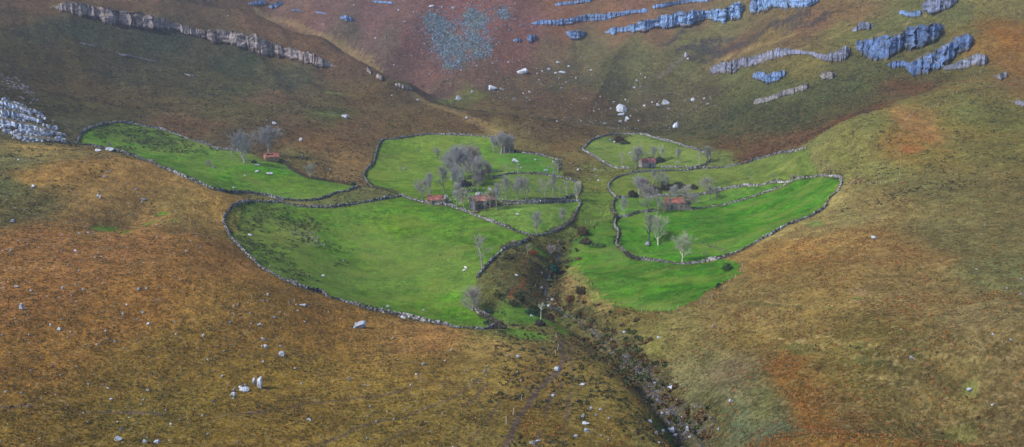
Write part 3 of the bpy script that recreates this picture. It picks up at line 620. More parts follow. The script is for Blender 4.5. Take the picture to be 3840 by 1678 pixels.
# brightness play: rough ground strong, lawns gentle
f1 = mapr(nt, n_mid, .36, .64, .72, 1.26); f2 = mapr(nt, n_tuft, .36, .64, .66, 1.36); f3 = mapr(nt, n_fine, .36, .64, .76, 1.25)
rough_gain = math_(nt, 'MULTIPLY', math_(nt, 'MULTIPLY', f1, f2), f3)
g1 = mapr(nt, n_mid, .38, .62, .7, 1.26); g2 = mapr(nt, n_tuft, .36, .64, .76, 1.24)
g3 = mapr(nt, streak, .36, .64, .76, 1.24)
lawn_gain = math_(nt, 'MULTIPLY', math_(nt, 'MULTIPLY', g1, g2), g3)
mg = N(nt, 'ShaderNodeMix', data_type='FLOAT'); nt.links.new(lawn, mg.inputs[0]); nt.links.new(rough_gain, mg.inputs[2]); nt.links.new(lawn_gain, mg.inputs[3])
c = gain(nt, ca, mg.outputs[0])
c = gain(nt, c, mapr(nt, n_big, .36, .64, .84, 1.16))
# pale straw on rough ground, yellower grass on lawns
st = math_(nt, 'MULTIPLY', mapr(nt, streak, .54, .68, 0, .38), wild)
c = mixc(nt, st, c, lin((168, 150, 108)) * ALB)
yl = math_(nt, 'MULTIPLY', mapr(nt, noise(nt, stretch(nt, P, (.06, .1, .1)), 1.0, 5.0, .6), .46, .64, 0, .55), lawn)
c = mixc(nt, yl, c, lin((116, 128, 52)) * ALB)
yl2 = math_(nt, 'MULTIPLY', mapr(nt, noise(nt, P, .022, 3.0, .55), .48, .62, 0, .32), lawn)
c = mixc(nt, yl2, c, lin((122, 132, 68)) * ALB)
gb = math_(nt, 'MULTIPLY', mapr(nt, noise(nt, P, 0.12, 3.0, .5), .55, .72, 0, .45), lawn)
c = mixc(nt, gb, c, lin((50, 98, 34)) * ALB)
# rusty fern flecks and dark heather flecks
fa = noise(nt, P, 0.55, 5.0, .7)
ff = N(nt, 'ShaderNodeMapRange'); nt.links.new(fa, ff.inputs[0]); nt.links.new(mapr(nt, fern, 0, 1, .66, .44), ff.inputs[1]); nt.links.new(mapr(nt, fern, 0, 1, .76, .62), ff.inputs[2]); ff.inputs[3].default_value = 0; ff.inputs[4].default_value = .75
c = mixc(nt, math_(nt, 'MULTIPLY', ff.outputs[0], math_(nt, 'GREATER_THAN', fern, 0.03)), c, lin((146, 94, 46)) * ALB)
sa = math_(nt, 'ADD', math_(nt, 'MULTIPLY', noise(nt, stretch(nt, P, (.8, 1, 1)), 0.32, 6.0, .72), .75), math_(nt, 'MULTIPLY', noise(nt, P, 0.05, 3.0), .25))
sf = N(nt, 'ShaderNodeMapRange'); nt.links.new(sa, sf.inputs[0]); nt.links.new(mapr(nt, scrub, 0, 1, .68, .44), sf.inputs[1]); nt.links.new(mapr(nt, scrub, 0, 1, .74, .54), sf.inputs[2]); sf.inputs[3].default_value = 0; sf.inputs[4].default_value = .8
c = mixc(nt, math_(nt, 'MULTIPLY', sf.outputs[0], math_(nt, 'GREATER_THAN', scrub, 0.03)), c, lin((62, 68, 44)) * ALB)
nt.links.new(c, b.inputs['Base Color']); b.inputs['Specular IOR Level'].default_value = 0.04; b.inputs['Roughness'].default_value = 1.0
hgt = math_(nt, 'ADD', math_(nt, 'MULTIPLY', n_tuft, math_(nt, 'ADD', math_(nt, 'MULTIPLY', wild, .8), .25)), math_(nt, 'MULTIPLY', sa, math_(nt, 'MULTIPLY', wild, 1.2)))
nt.links.new(bump(nt, hgt, .8, .7), b.inputs['Normal'])

# ------------------------------------------------------------------ the ground sheets (hillside + one sheet per pasture)
GV = np.stack([GX, GY, GZ], -1).reshape(-1, 3)
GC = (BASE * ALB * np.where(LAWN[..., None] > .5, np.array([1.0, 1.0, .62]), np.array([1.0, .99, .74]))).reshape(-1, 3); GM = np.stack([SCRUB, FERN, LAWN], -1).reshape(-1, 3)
ii = np.arange(NR - 1)[:, None] * NC + np.arange(NC - 1)[None]
QF = np.stack([ii, ii + 1, ii + NC + 1, ii + NC], -1).reshape(-1, 4)
FQ = FIELD[:-1, :-1].reshape(-1)
for k in range(len(FIELDS) + 1):
    f = QF[FQ == k]
    used = np.unique(f); remap = np.zeros(len(GV), np.int32); remap[used] = np.arange(len(used))
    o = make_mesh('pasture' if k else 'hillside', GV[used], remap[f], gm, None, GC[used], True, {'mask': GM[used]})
    o['kind'] = 'structure'
# ------------------------------------------------------------------ rock and stone materials
def rock_mat(name, grass=0.0, crack=1.0, scale=1.0, vert=True, con=1.0):
    m, nt, b = mat(name); P = position(nt); ca = attr(nt, 'col').outputs['Color']
    vs = stretch(nt, P, (1, 1, .22) if vert else (1, 1, 1))
    a = noise(nt, vs, .9 * scale, 5, .65); d = noise(nt, P, .16 * scale, 4, .6); e = noise(nt, P, 2.5 * scale, 3, .7)
    c = gain(nt, ca, mapr(nt, a, .38, .62, 1 - .45 * con, 1 + .32 * con)); c = gain(nt, c, mapr(nt, d, .36, .64, 1 - .28 * con, 1 + .2 * con)); c = gain(nt, c, mapr(nt, e, .36, .64, 1 - .26 * con, 1 + .22 * con))
    cr = mapr(nt, math_(nt, 'ABSOLUTE', math_(nt, 'SUBTRACT', noise(nt, vs, .55 * scale, 4, .6), .5)), 0.0, .04, .8 * crack, 0)
    c = mixc(nt, cr, c, lin((66, 70, 80)))
    c = mixc(nt, mapr(nt, noise(nt, P, .35 * scale, 4), .58, .7, 0, .3 * con), c, lin((150, 128, 108)))
    if grass:
        nz = N(nt, 'ShaderNodeSeparateXYZ'); nt.links.new(N(nt, 'ShaderNodeNewGeometry').outputs['Normal'], nz.inputs[0])
        g = mapr(nt, math_(nt, 'ADD', nz.outputs[2], mapr(nt, noise(nt, P, .5, 4, .65), .3, .7, -.25, .25)), .74, .9, 0, grass)
        c = mixc(nt, g, c, gain(nt, mixc(nt, noise(nt, P, .8, 3), lin((96, 96, 58)) * ALB, lin((128, 110, 72)) * ALB), 1.0))
    if grass:   # turf on the bedding ledges
        led = noise(nt, stretch(nt, P, (.16, .16, 1.1)), 1.0, 5, .68)
        c = mixc(nt, mapr(nt, led, .57, .66, 0, .75), c, mixc(nt, noise(nt, P, .7, 3), lin((78, 84, 56)) * ALB, lin((116, 100, 70)) * ALB))
    nt.links.new(c, b.inputs['Base Color'])
    nt.links.new(bump(nt, math_(nt, 'ADD', a, math_(nt, 'MULTIPLY', e, .4)), .9, .6), b.inputs['Normal'])
    return m
M_CLIFF = rock_mat('weathered_limestone_cliff', .95)
M_BOULDER = rock_mat('pale_limestone', 0.0, .5, 1.8, False, .75)
M_STONE = rock_mat('dry_stone', 0.0, 0.0, 2.0, False, .8)

# ------------------------------------------------------------------ dry stone walls
def wall_colour(n):
    k = RNG.random(n)
    base = np.where(k[:, None] < .42, lin((166, 164, 164)), np.where(k[:, None] < .72, lin((112, 108, 106)), np.where(k[:, None] < .88, lin((78, 76, 66)), lin((206, 208, 214)))))
    return base * RNG.uniform(.7, 1.1, (n, 1)) * .8
STONE_TOTAL = 0
def stone_wall(name, p, h=1.05, size=0.62, gaps=0.02):
    p = resample(p, size * .92); n = len(p)
    t = np.gradient(p[:, :2], axis=0); ang = np.arctan2(t[:, 1], t[:, 0])
    Vs, Fs, Cs = [], [], []; base = 0
    for course in range(3):
        for side in (-1, 1):
            if course == 2 and side == 1: continue
            keep = RNG.random(n) > (gaps if course < 2 else .3)
            q = p[keep]; a = ang[keep] + RNG.normal(0, .16, keep.sum()); m = len(q)
            big = RNG.random(m) < .06
            s = np.stack([RNG.uniform(.75, 1.25, m) * size, RNG.uniform(.8, 1.2, m) * .34, RNG.uniform(.8, 1.25, m) * h / 2.5], 1) * np.where(big, 1.45, 1.0)[:, None]
            off = side * .22 * (1 - .25 * course) if course < 2 else 0.0
            hv = np.clip(.35 + 1.3 * vnoise(q[:, 0] / 7, q[:, 1] / 7, 5), .25, 1.25)
            c = np.stack([q[:, 0] - np.sin(a) * off + RNG.normal(0, .05, m), q[:, 1] + np.cos(a) * off + RNG.normal(0, .05, m), q[:, 2] - .12 + (course + .5) * h / 2.6 * hv], 1)
            v = BOXV[None] * s[:, None] * (1 + RNG.normal(0, .13, (m, 8, 3)))
            # knock the corners in so the stones look broken, not cut
            v[:, 4:, :2] *= RNG.uniform(.62, .95, (m, 1, 1))
            tl = RNG.normal(0, .15, m)[:, None]
            v[..., 2] += v[..., 0] * tl
            cs, sn = np.cos(a)[:, None], np.sin(a)[:, None]
            V = np.stack([v[..., 0] * cs - v[..., 1] * sn, v[..., 0] * sn + v[..., 1] * cs, v[..., 2]], -1) + c[:, None]
            Vs.append(V.reshape(-1, 3)); Fs.append((BOXF[None] + (np.arange(m) * 8)[:, None, None] + base).reshape(-1, 4)); base += m * 8
            Cs.append(np.repeat(wall_colour(m) * (.5 + .9 * vnoise(q[:, 0] / 11, q[:, 1] / 11, 9))[:, None], 8, 0))
    return make_mesh(name, np.concatenate(Vs), np.concatenate(Fs), M_STONE, None, np.concatenate(Cs))
WALL_LABEL = {
 'far arc of the left pasture': 'grey dry stone wall arching round the far side of the left pasture',
 'crest of the brown left hill': 'long dry stone wall running down the crest of the brown left hill beside the left pasture',
 'lower edge of the big central pasture': 'long pale dry stone wall curving round the lower left edge of the big central pasture',
 'upper edge of the big central pasture': 'low dry stone wall along the upper edge of the big central pasture below the scrub',
 'brow below the two middle barns': 'dry stone wall running down the brow in front of the two middle barns',
 'right side of the small triangular pasture': 'overgrown dry stone wall on the right side of the small triangular pasture',
 'top of the small triangular pasture': 'front one of two parallel stone walls, along the top of the triangular pasture',
 'foot of the oval pasture': 'back one of two parallel stone walls, along the foot of the oval pasture',
 'curved top of the oval pasture': 'dry stone wall curving over the top of the oval pasture in the valley',
 'left and top of the upper central pasture': 'grey dry stone wall round the left side and top of the upper central pasture',
 'right side of the upper central pasture': 'dark low stone wall on the right side of the upper central pasture',
 'low ruined line above the oval pasture': 'short ruined line of stones in the grass above the oval pasture',
 'rim of the far right pasture': 'dry stone wall looping round the far right pasture under the dark slope',
 'left foot of the far right pasture': 'dark overgrown stone wall at the lower left of the far right pasture',
 'long top of the hollow right pasture': 'long stone wall from the right slope round the top and left of the hollow pasture',
 'short left link between the right pastures': 'short upright stretch of stone wall linking the right hand pastures',
 'foot of the hollow right pasture': 'stone wall behind the red roofed right barn, along the foot of the hollow pasture',
 'sweeping rim of the large right pasture': 'stout dry stone wall sweeping right round the large bright right pasture',
 'straight divider beside the red roofed right barn': 'thin stone wall running uphill to the right from the red roofed right barn',
 'ravine side of the big central pasture': 'stone wall between the big central pasture and the rough ravine',
 'short bend beside the round bush': 'short bend of stone wall below the round grey bush at the pasture corner',
}
for k, p in WALLP.items():
    thin = 'divider' in k or 'ruined' in k
    o = stone_wall('dry_stone_wall', p, .65 if thin else 1.0, .5 if thin else .56, .35 if 'ruined' in k else .03)
    tag(o, WALL_LABEL[k], 'stone wall', 'dry stone walls round the pastures')

# ------------------------------------------------------------------ cliffs and ledges
def cliff(label, cols, colour, rough=1.0, name='limestone_cliff', cat='cliff', group='rock bands on the mountain sides', jag=.38, push=.8):
    cols = np.array(cols, float)
    cb = hit(cols[:, 0], cols[:, 2])
    Lw = np.sum(np.linalg.norm(np.diff(cb[:, :2], axis=0), axis=1))
    n = int(np.clip(Lw / .8, 14, 520)); m = 16
    uu = np.linspace(cols[0, 0], cols[-1, 0], n)
    vt = np.interp(uu, cols[:, 0], cols[:, 1]); vb = np.interp(uu, cols[:, 0], cols[:, 2]); hh = vb - vt
    vt = vt + hh * jag * fbm(uu / 6, uu * 0 + 3.3, 4, int(cols[0, 0])) ; vb = vb + hh * jag * fbm(uu / 5, uu * 0 + 8.8, 4, int(cols[0, 0]) + 5)
    e = np.minimum(np.arange(n), np.arange(n)[::-1]) / max(3.0, n * .05); e = np.clip(e, 0, 1)
    B = hit(uu, vb); T = hit(uu, vt)
    # columns whose top ray flies over a crest follow their neighbours
    d = T - B; L = np.linalg.norm(d[:, :2], axis=1)
    med = np.median(L / np.maximum(hh, 1)); bad = L > 2.5 * med * hh + 4
    for i in np.where(bad)[0]:
        r = 2.0 * med * hh[i] / max(L[i], 1e-6)
        T[i, :2] = B[i, :2] + d[i, :2] * r; T[i, 2] = height(T[i, 0], T[i, 1])
    k = 9; ker = np.ones(k) / k
    if n > 2 * k:
        for q in (B, T):
            for a in range(3): q[:, a] = .5 * q[:, a] + .5 * np.convolve(np.pad(q[:, a], k // 2, 'edge'), ker, 'valid')
    tang = np.gradient(B[:, :2], axis=0); tang /= np.linalg.norm(tang, axis=1)[:, None] + 1e-9
    nrm = np.stack([tang[:, 1], -tang[:, 0]], 1); nrm[np.sum(nrm * (B - T)[:, :2], axis=1) < 0] *= -1
    L = np.linalg.norm((T - B)[:, :2], axis=1); dz = np.maximum(T[:, 2] - B[:, 2], .5)
    s = np.concatenate([[0], np.cumsum(np.linalg.norm(np.diff(B[:, :2], axis=0), axis=1))])
    t = np.concatenate([np.linspace(0, .74, 13), [.80, .90, 1.0]]); sd_ = int(cols[0, 0] * 7 + cols[0, 1])
    V = np.zeros((m, n, 3))
    amp = np.clip(dz * .2, .35, 2.8) * rough
    for j, tj in enumerate(t):
        fb = .16 * tj / .74 if tj < .74 else .16 + .84 * (tj - .74) / .26
        z = B[:, 2] + (T[:, 2] - B[:, 2]) * min(1.0, tj / .74)
        butt = 1.5 * (0.5 - np.abs(fbm(s / 9, z / 40, 3, sd_))) + .6 * (0.4 - np.abs(fbm(s / 3.6 + z / 9, z / 9, 3, sd_ + 9))) + .5 * fbm(s / 1.5, z / 2.2, 2, sd_ + 3)
        bed = .9 * (vnoise(s / 12, z / 1.5, sd_ + 21) - .5)
        mid = smooth(0, .12, tj) * (1 - smooth(.74, .95, tj))
        o = amp * (butt + bed) * mid
        o = o * e - (1 - e) * 1.0
        fb = fb + (1 - e) * .5 * (1 - fb)
        x = B[:, 0] + (T[:, 0] - B[:, 0]) * fb + nrm[:, 0] * o; y = B[:, 1] + (T[:, 1] - B[:, 1]) * fb + nrm[:, 1] * o
        z = height(x, y) * (1 - e) + z * e + .25 * (vnoise(x / 3, y / 3, sd_ + 50) - .5)
        if j == 0 or j == m - 1: z = np.minimum(z, height(x, y)) - 1.2
        V[j] = np.stack([x, y, z], 1)
    ii = np.arange(m - 1)[:, None] * n + np.arange(n - 1)[None]
    F = np.stack([ii, ii + 1, ii + n + 1, ii + n], -1).reshape(-1, 4)
    col = np.repeat((lin(colour) * .9)[None], m * n, 0) * (0.85 + .3 * vnoise(V[..., 0].ravel() / 6, V[..., 2].ravel() / 12 + V[..., 1].ravel() / 6, sd_)[:, None])
    tt_ = np.repeat(t[:, None], n, 1).ravel() + .22 * (vnoise(V[..., 0].ravel() / 3, V[..., 2].ravel() / 3 + V[..., 1].ravel() / 3, sd_ + 40) - .5)
    k_ = np.maximum(1 - smooth(.06, .22, tt_), smooth(.70, .80, tt_))[:, None] * .95
    col = col * (1 - k_) + sample(BASE, np.repeat(T[None, :, 0], m, 0).ravel(), np.repeat(T[None, :, 1], m, 0).ravel()) * ALB * np.array([1, .99, .74]) * k_
    o = make_mesh(name, V.reshape(-1, 3), F, M_CLIFF, None, col)
    tag(o, label, cat, group)
    return o
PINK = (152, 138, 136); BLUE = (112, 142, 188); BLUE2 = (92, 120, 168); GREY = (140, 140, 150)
CLIFFS = [
 ('long pinkish grey cliff band running down across the top of the left mountain', [(186,29,40),(213,12,44),(240,5,46),(293,16,60),(346,20,70),(400,30,88),(453,41,97),(506,50,106),(559,57,114),(613,70,112),(666,86,116),(700,98,134),(730,106,136),(770,112,146),(800,110,164),(852,117,164),(906,122,182),(953,130,200),(1007,153,212),(1060,172,220),(1113,184,226),(1166,197,242),(1220,220,256),(1262,244,266)], PINK),
 ('short steep crag low on the left mountain ridge', [(1370,248,266),(1400,256,290),(1420,268,300),(1440,284,304)], PINK),
 ('last small crag where the left mountain ridge meets the valley', [(1478,314,322),(1500,312,334),(1530,320,340),(1552,331,342)], PINK),
 ('thin stony ledge on the dark slope of the left mountain, upper one', [(301,160,166),(340,167,174),(372,174,179)], GREY),
 ('thin stony ledge on the dark slope of the left mountain, lower one', [(437,198,205),(480,205,214),(520,214,219),(590,229,234)], GREY),
 ('tiny stony ledge above the trees of the left barn', [(687,275,280),(715,280,286),(745,285,290)], GREY),
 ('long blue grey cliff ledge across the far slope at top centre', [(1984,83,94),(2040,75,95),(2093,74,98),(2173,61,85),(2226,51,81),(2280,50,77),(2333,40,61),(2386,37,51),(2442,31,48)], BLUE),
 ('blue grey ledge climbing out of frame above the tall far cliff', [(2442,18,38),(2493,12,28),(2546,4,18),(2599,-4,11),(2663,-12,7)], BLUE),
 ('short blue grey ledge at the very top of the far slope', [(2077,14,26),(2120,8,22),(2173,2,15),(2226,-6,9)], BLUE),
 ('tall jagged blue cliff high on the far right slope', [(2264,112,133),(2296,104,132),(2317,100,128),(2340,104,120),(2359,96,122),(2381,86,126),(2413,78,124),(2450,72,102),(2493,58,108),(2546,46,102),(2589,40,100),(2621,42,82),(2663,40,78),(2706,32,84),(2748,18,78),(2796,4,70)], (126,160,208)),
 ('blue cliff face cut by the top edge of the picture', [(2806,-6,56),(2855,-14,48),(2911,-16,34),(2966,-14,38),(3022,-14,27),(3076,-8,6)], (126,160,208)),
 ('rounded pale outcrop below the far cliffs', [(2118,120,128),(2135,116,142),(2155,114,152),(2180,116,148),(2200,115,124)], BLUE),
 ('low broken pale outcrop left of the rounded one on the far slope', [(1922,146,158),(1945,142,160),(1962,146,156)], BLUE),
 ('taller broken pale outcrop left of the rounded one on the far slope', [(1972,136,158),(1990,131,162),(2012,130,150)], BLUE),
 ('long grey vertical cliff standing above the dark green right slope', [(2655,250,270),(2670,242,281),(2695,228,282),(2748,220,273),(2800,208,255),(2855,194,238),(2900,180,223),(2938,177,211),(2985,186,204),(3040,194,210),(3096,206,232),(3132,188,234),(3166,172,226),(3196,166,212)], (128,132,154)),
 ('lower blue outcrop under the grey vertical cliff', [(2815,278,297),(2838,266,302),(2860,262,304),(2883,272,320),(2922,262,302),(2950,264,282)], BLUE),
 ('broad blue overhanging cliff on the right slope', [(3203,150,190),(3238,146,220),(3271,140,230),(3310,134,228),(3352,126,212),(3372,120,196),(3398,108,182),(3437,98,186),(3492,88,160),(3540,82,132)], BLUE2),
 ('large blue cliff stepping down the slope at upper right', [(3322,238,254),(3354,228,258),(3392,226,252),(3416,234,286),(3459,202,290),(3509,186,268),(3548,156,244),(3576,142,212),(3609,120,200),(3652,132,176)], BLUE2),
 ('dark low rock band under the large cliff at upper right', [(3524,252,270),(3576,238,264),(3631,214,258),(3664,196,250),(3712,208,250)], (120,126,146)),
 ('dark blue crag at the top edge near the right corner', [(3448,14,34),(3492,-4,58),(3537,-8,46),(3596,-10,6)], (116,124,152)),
 ('low blue ledge left of the crag at the top right', [(3362,42,56),(3400,42,62),(3430,40,68),(3461,38,60)], BLUE),
 ('small jagged crag on the brown shoulder at upper right', [(3194,110,126),(3232,80,114),(3260,88,110),(3284,92,106)], (118,126,152)),
 ('pale grey knob on the dark green right slope', [(3068,280,294),(3090,266,298),(3112,264,296),(3140,272,286)], (146,140,138)),
 ('line of pale outcrops slanting across the dark green right slope', [(2815,386,398),(2839,364,394),(2870,362,384),(2900,352,380),(2938,336,362),(2983,326,352),(3040,304,330)], (134,130,132)),
 ('small dark outcrop on the grassy right ridge', [(3722,282,294),(3753,268,300),(3788,270,290)], (124,122,128)),
 ('grey outcrop at the right edge of the picture', [(3800,378,390),(3822,374,398),(3850,376,404)], (126,126,140)),
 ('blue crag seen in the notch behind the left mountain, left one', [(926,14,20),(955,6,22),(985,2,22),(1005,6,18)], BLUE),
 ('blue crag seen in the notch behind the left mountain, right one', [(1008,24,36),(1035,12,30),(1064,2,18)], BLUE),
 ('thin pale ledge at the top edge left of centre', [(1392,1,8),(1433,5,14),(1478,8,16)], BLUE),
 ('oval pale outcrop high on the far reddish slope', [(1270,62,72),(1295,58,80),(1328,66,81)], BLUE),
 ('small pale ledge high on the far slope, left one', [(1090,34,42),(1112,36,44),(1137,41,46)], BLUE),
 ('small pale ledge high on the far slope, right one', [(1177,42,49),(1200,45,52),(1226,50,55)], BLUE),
]
for i_, cols in enumerate([[(-14,370,392),(40,380,404),(90,396,418),(134,416,434)], [(-14,402,430),(50,410,440),(110,430,454),(172,448,470)], [(-14,436,462),(60,448,478),(130,462,492),(204,484,508)], [(30,488,514),(100,494,526),(170,506,530),(234,524,536)]]):
    CLIFFS.append((f'craggy white limestone ledge at the left edge above the brown hill, {("topmost", "second from top", "third from top", "lowest")[i_]}', cols, (172, 182, 204)))
for lb, cols, cc_ in CLIFFS: cliff(lb, cols, cc_)
# ------------------------------------------------------------------ barns
def wallstone_mat():
    m, nt, b = mat('rubble_masonry'); P = objco(nt); ca = attr(nt, 'col').outputs['Color']
    vo = N(nt, 'ShaderNodeTexVoronoi'); vo.inputs['Scale'].default_value = 2.2; nt.links.new(stretch(nt, P, (1, 1, 1.6)), vo.inputs['Vector'])
    hs = N(nt, 'ShaderNodeSeparateColor'); nt.links.new(vo.outputs['Color'], hs.inputs[0])
    c = gain(nt, ca, mapr(nt, hs.outputs[0], 0, 1, .55, 1.45)); c = gain(nt, c, mapr(nt, noise(nt, P, .6, 4), .3, .7, .75, 1.2))
    c = mixc(nt, mapr(nt, hs.outputs[1], .8, .95, 0, .5), c, lin((150, 112, 84)))
    nt.links.new(c, b.inputs['Base Color']); nt.links.new(bump(nt, vo.outputs['Distance'], .8, .15), b.inputs['Normal']); return m
def tile_mat():
    m, nt, b = mat('clay_tiles'); P = objco(nt); ca = attr(nt, 'col').outputs['Color']
    c = gain(nt, ca, mapr(nt, noise(nt, P, 1.2, 4, .7), .3, .7, .7, 1.3))
    c = mixc(nt, mapr(nt, noise(nt, P, .8, 4, .7), .55, .68, 0, .6), c, lin((104, 96, 92)))
    nt.links.new(c, b.inputs['Base Color']); return m
def plain(name, colr, rough=.9, var=.25, sc=2.0):
    m, nt, b = mat(name); P = objco(nt)
    col = N(nt, 'ShaderNodeRGB'); col.outputs[0].default_value = (*lin(colr), 1)
    c = gain(nt, col.outputs[0], mapr(nt, noise(nt, P, sc, 4, .65), .3, .7, 1 - var, 1 + var))
    nt.links.new(c, b.inputs['Base Color']); b.inputs['Roughness'].default_value = rough; return m
M_MASON = wallstone_mat(); M_TILE = tile_mat(); M_TIMBER = plain('grey_timber', (84, 72, 62)); M_DARK = plain('dark_interior', (30, 28, 28)); M_DOOR = plain('blue_grey_door', (70, 84, 104))

def quadstrip_wall(mb, a, b, z0, z1a, z1b, th, col, openings=()):
    """a stone wall from a to b (plan), its top running z1a -> z1b, with rectangular openings (s0,s1,h0,h1)"""
    a = np.array(a, float); b = np.array(b, float); L = np.linalg.norm(b - a); d = (b - a) / L; nn = np.array([-d[1], d[0]])
    cuts = sorted({0.0, L, *[q for o in openings for q in o[:2]]})
    for s0, s1 in zip(cuts[:-1], cuts[1:]):
        segs = [(z0, None)]
        for o in openings:
            if o[0] <= s0 + 1e-6 and o[1] >= s1 - 1e-6: segs = [(z0, o[2]), (o[3], None)]
        for lo, hi in segs:
            t0 = z1a + (z1b - z1a) * s0 / L; t1 = z1a + (z1b - z1a) * s1 / L
            h0 = t0 if hi is None else hi; h1 = t1 if hi is None else hi
            if max(h0, h1) - lo < .03: continue
            pts = []
            for s, h in ((s0, h0), (s1, h1)):
                for k in (-.5, .5):
                    q = a + d * s + nn * th * k
                    pts += [(q[0], q[1], lo), (q[0], q[1], h)]
            P_ = np.array(pts)
            mb.add(P_, np.array([(0, 1, 5, 4), (2, 6, 7, 3), (1, 3, 7, 5), (0, 4, 6, 2), (0, 2, 3, 1), (4, 5, 7, 6)]), col)

def barn(pu, pv, L, Wd, h, rise, yaw, label, stone=(128, 120, 112), tile=(176, 92, 78), holes=0.03, missing=(), doors=(), windows=(), ruin_right=0.0, gable_col=None, name='stone_barn'):
    """doors/windows: (side, s, width, z0, z1), side 'front' or 'left'"""
    h = h * 1.22; rise = rise * .86; tile = tuple(np.array(tile) * .38 + np.array((132, 104, 98)) * .5)
    c = at(pu, pv); cs, sn = math.cos(yaw), math.sin(yaw)
    # the front-centre of the barn stands on the pixel
    cx, cy = c[0] - sn * (Wd / 2), c[1] + cs * (Wd / 2)
    cor = [(cx + cs * i * L / 2 - sn * j * Wd / 2, cy + sn * i * L / 2 + cs * j * Wd / 2) for i in (-1, 1) for j in (-1, 1)]
    hz = [float(height(*q)) for q in cor]; z = float(c[2])
    drop = z - min(hz) + .4
    r = empty(name, (cx, cy, z), yaw); tag(r, label, 'barn', 'stone barns in the valley')
    th = .5; col = lin(stone); gc = lin(gable_col or stone)
    mb = MB(); x, y = L / 2 - th / 2, Wd / 2 - th / 2
    opn = lambda side, n: [(s - w_ / 2 + n, s + w_ / 2 + n, z0, z1) for sd_, s, w_, z0, z1 in list(doors) + list(windows) if sd_ == side]
    quadstrip_wall(mb, (-L / 2, -y), (L / 2, -y), -drop, h, h, th, col, opn('front', L / 2))
    quadstrip_wall(mb, (-L / 2, y), (L / 2, y), -drop, h, h, th, col)
    for sgn, nm in ((-1, 'left'), (1, 'right')):
        a0 = (sgn * x, -Wd / 2 + th); a1 = (sgn * x, 0.0); a2 = (sgn * x, Wd / 2 - th)
        edge = h + rise * th / (Wd / 2)
        quadstrip_wall(mb, a0, a1, -drop, edge, h + rise, th - .01, gc if nm == 'left' else col, opn(nm, Wd / 2 - th))
        quadstrip_wall(mb, a1, a2, -drop, h + rise, edge, th - .01, gc if nm == 'left' else col)
    mb.build('wall', M_MASON, r)
    # openings
    for kind, lst in (('door', doors), ('window', windows)):
        for sd_, s, w_, z0, z1 in lst:
            m2 = MB()
            if sd_ == 'front': box(m2, (s, -Wd / 2 + .22, (z0 + z1) / 2), (w_, .08, z1 - z0))
            else: box(m2, (-L / 2 + .22, s, (z0 + z1) / 2), (.08, w_, z1 - z0))
            m2.build(kind, M_DOOR if kind == 'door' else M_DARK, r)
            if kind == 'door':
                m3 = MB()
                if sd_ == 'front': box(m3, (s, -Wd / 2 + .12, z1 + .1), (w_ + .4, .3, .2))
                else: box(m3, (-L / 2 + .12, s, z1 + .1), (.3, w_ + .4, .2))
                m3.build('lintel', M_TIMBER, r)
    # tile roof: rolls of tiles, eaves overhanging, missing tiles show the battens
    ov = .3; Lr = L + .3 - ruin_right; x0 = -L / 2 - .15
    nxr = max(int(Lr / .26), 6); slope = math.hypot(Wd / 2 + ov, rise * (Wd / 2 + ov) / (Wd / 2)); nyr = max(int(slope / .42), 6)
    rf = MB()
    for sgn in (-1, 1):
        for i in range(nxr):
            for j in range(nyr):
                fx = (i + .5) / nxr; fy = (j + .5) / nyr
                if RNG.random() < holes: continue
                if sgn == -1 and any((fx - m_[0]) ** 2 / m_[2] ** 2 + (fy - m_[1]) ** 2 / m_[3] ** 2 < 1 for m_ in missing): continue
                sag = -.12 * math.sin(math.pi * fx) * (1 - fy) * (1 + holes * 6)
                def pt(a, q, lift):
                    yy = q * (Wd / 2 + ov); zz = h + rise * (1 - yy / (Wd / 2)) + lift + sag + .08
                    return (x0 + a * Lr, sgn * yy, zz)
                a0, a1, am = i / nxr, (i + 1) / nxr, (i + .5) / nxr; q0, q1 = j / nyr, min((j + 1.12) / nyr, 1.03)
                P_ = [pt(a0, q0, 0), pt(am, q0, .09), pt(a1, q0, 0), pt(a0, q1, .04), pt(am, q1, .13), pt(a1, q1, .04)]
                k = RNG.random()
                tc = lin(tile) * RNG.uniform(.7, 1.25) if k < .78 else lin((196, 150, 132)) * RNG.uniform(.7, 1.0) if k < .9 else lin((96, 76, 72))
                Fq = np.array([(0, 1, 4, 3), (1, 2, 5, 4)])
                rf.add(P_, Fq[:, ::-1] if sgn == -1 else Fq, tc)
    roof = rf.build('roof', M_TILE, r)
    bt = MB()
    box(bt, (x0 + Lr / 2, 0, h + rise - .08), (Lr, .18, .18))
    for sgn in (-1, 1):
        for q in np.linspace(x0 + .4, x0 + Lr - .4, max(int(Lr / 1.4), 3)):
            tube(bt, [(q, 0, h + rise - .04), (q, sgn * (Wd / 2 + .1), h - .04)], [.07, .07], 4)
    bt.build('roof_beams', M_TIMBER, roof)
    rd = MB()
    for i in range(int(Lr / .4)):
        xx = x0 + (i + .5) * .4
        sg = -.12 * math.sin(math.pi * (xx - x0) / Lr) * (1 + holes * 6)
        box(rd, (xx, 0, h + rise + .2 + sg), (.5, .28, .14), 0, lin((186, 112, 96)) * RNG.uniform(.7, 1.1), .03)
    rd.build('ridge_tiles', M_TILE, roof)
    if ruin_right:
        rb = MB()
        for i in range(60):
            q = RNG.uniform(L / 2 - ruin_right, L / 2); yv = RNG.uniform(-Wd / 2 - .3, Wd / 2)
            box(rb, (q, yv, h + RNG.uniform(-.1, .5) * (1 - (q - L / 2 + ruin_right) / ruin_right)), RNG.uniform(.3, .6, 3), RNG.random() * 3, lin(stone) * RNG.uniform(.6, 1.2), .1)
        rb.build('broken_wall_head', M_STONE, r)
    return r
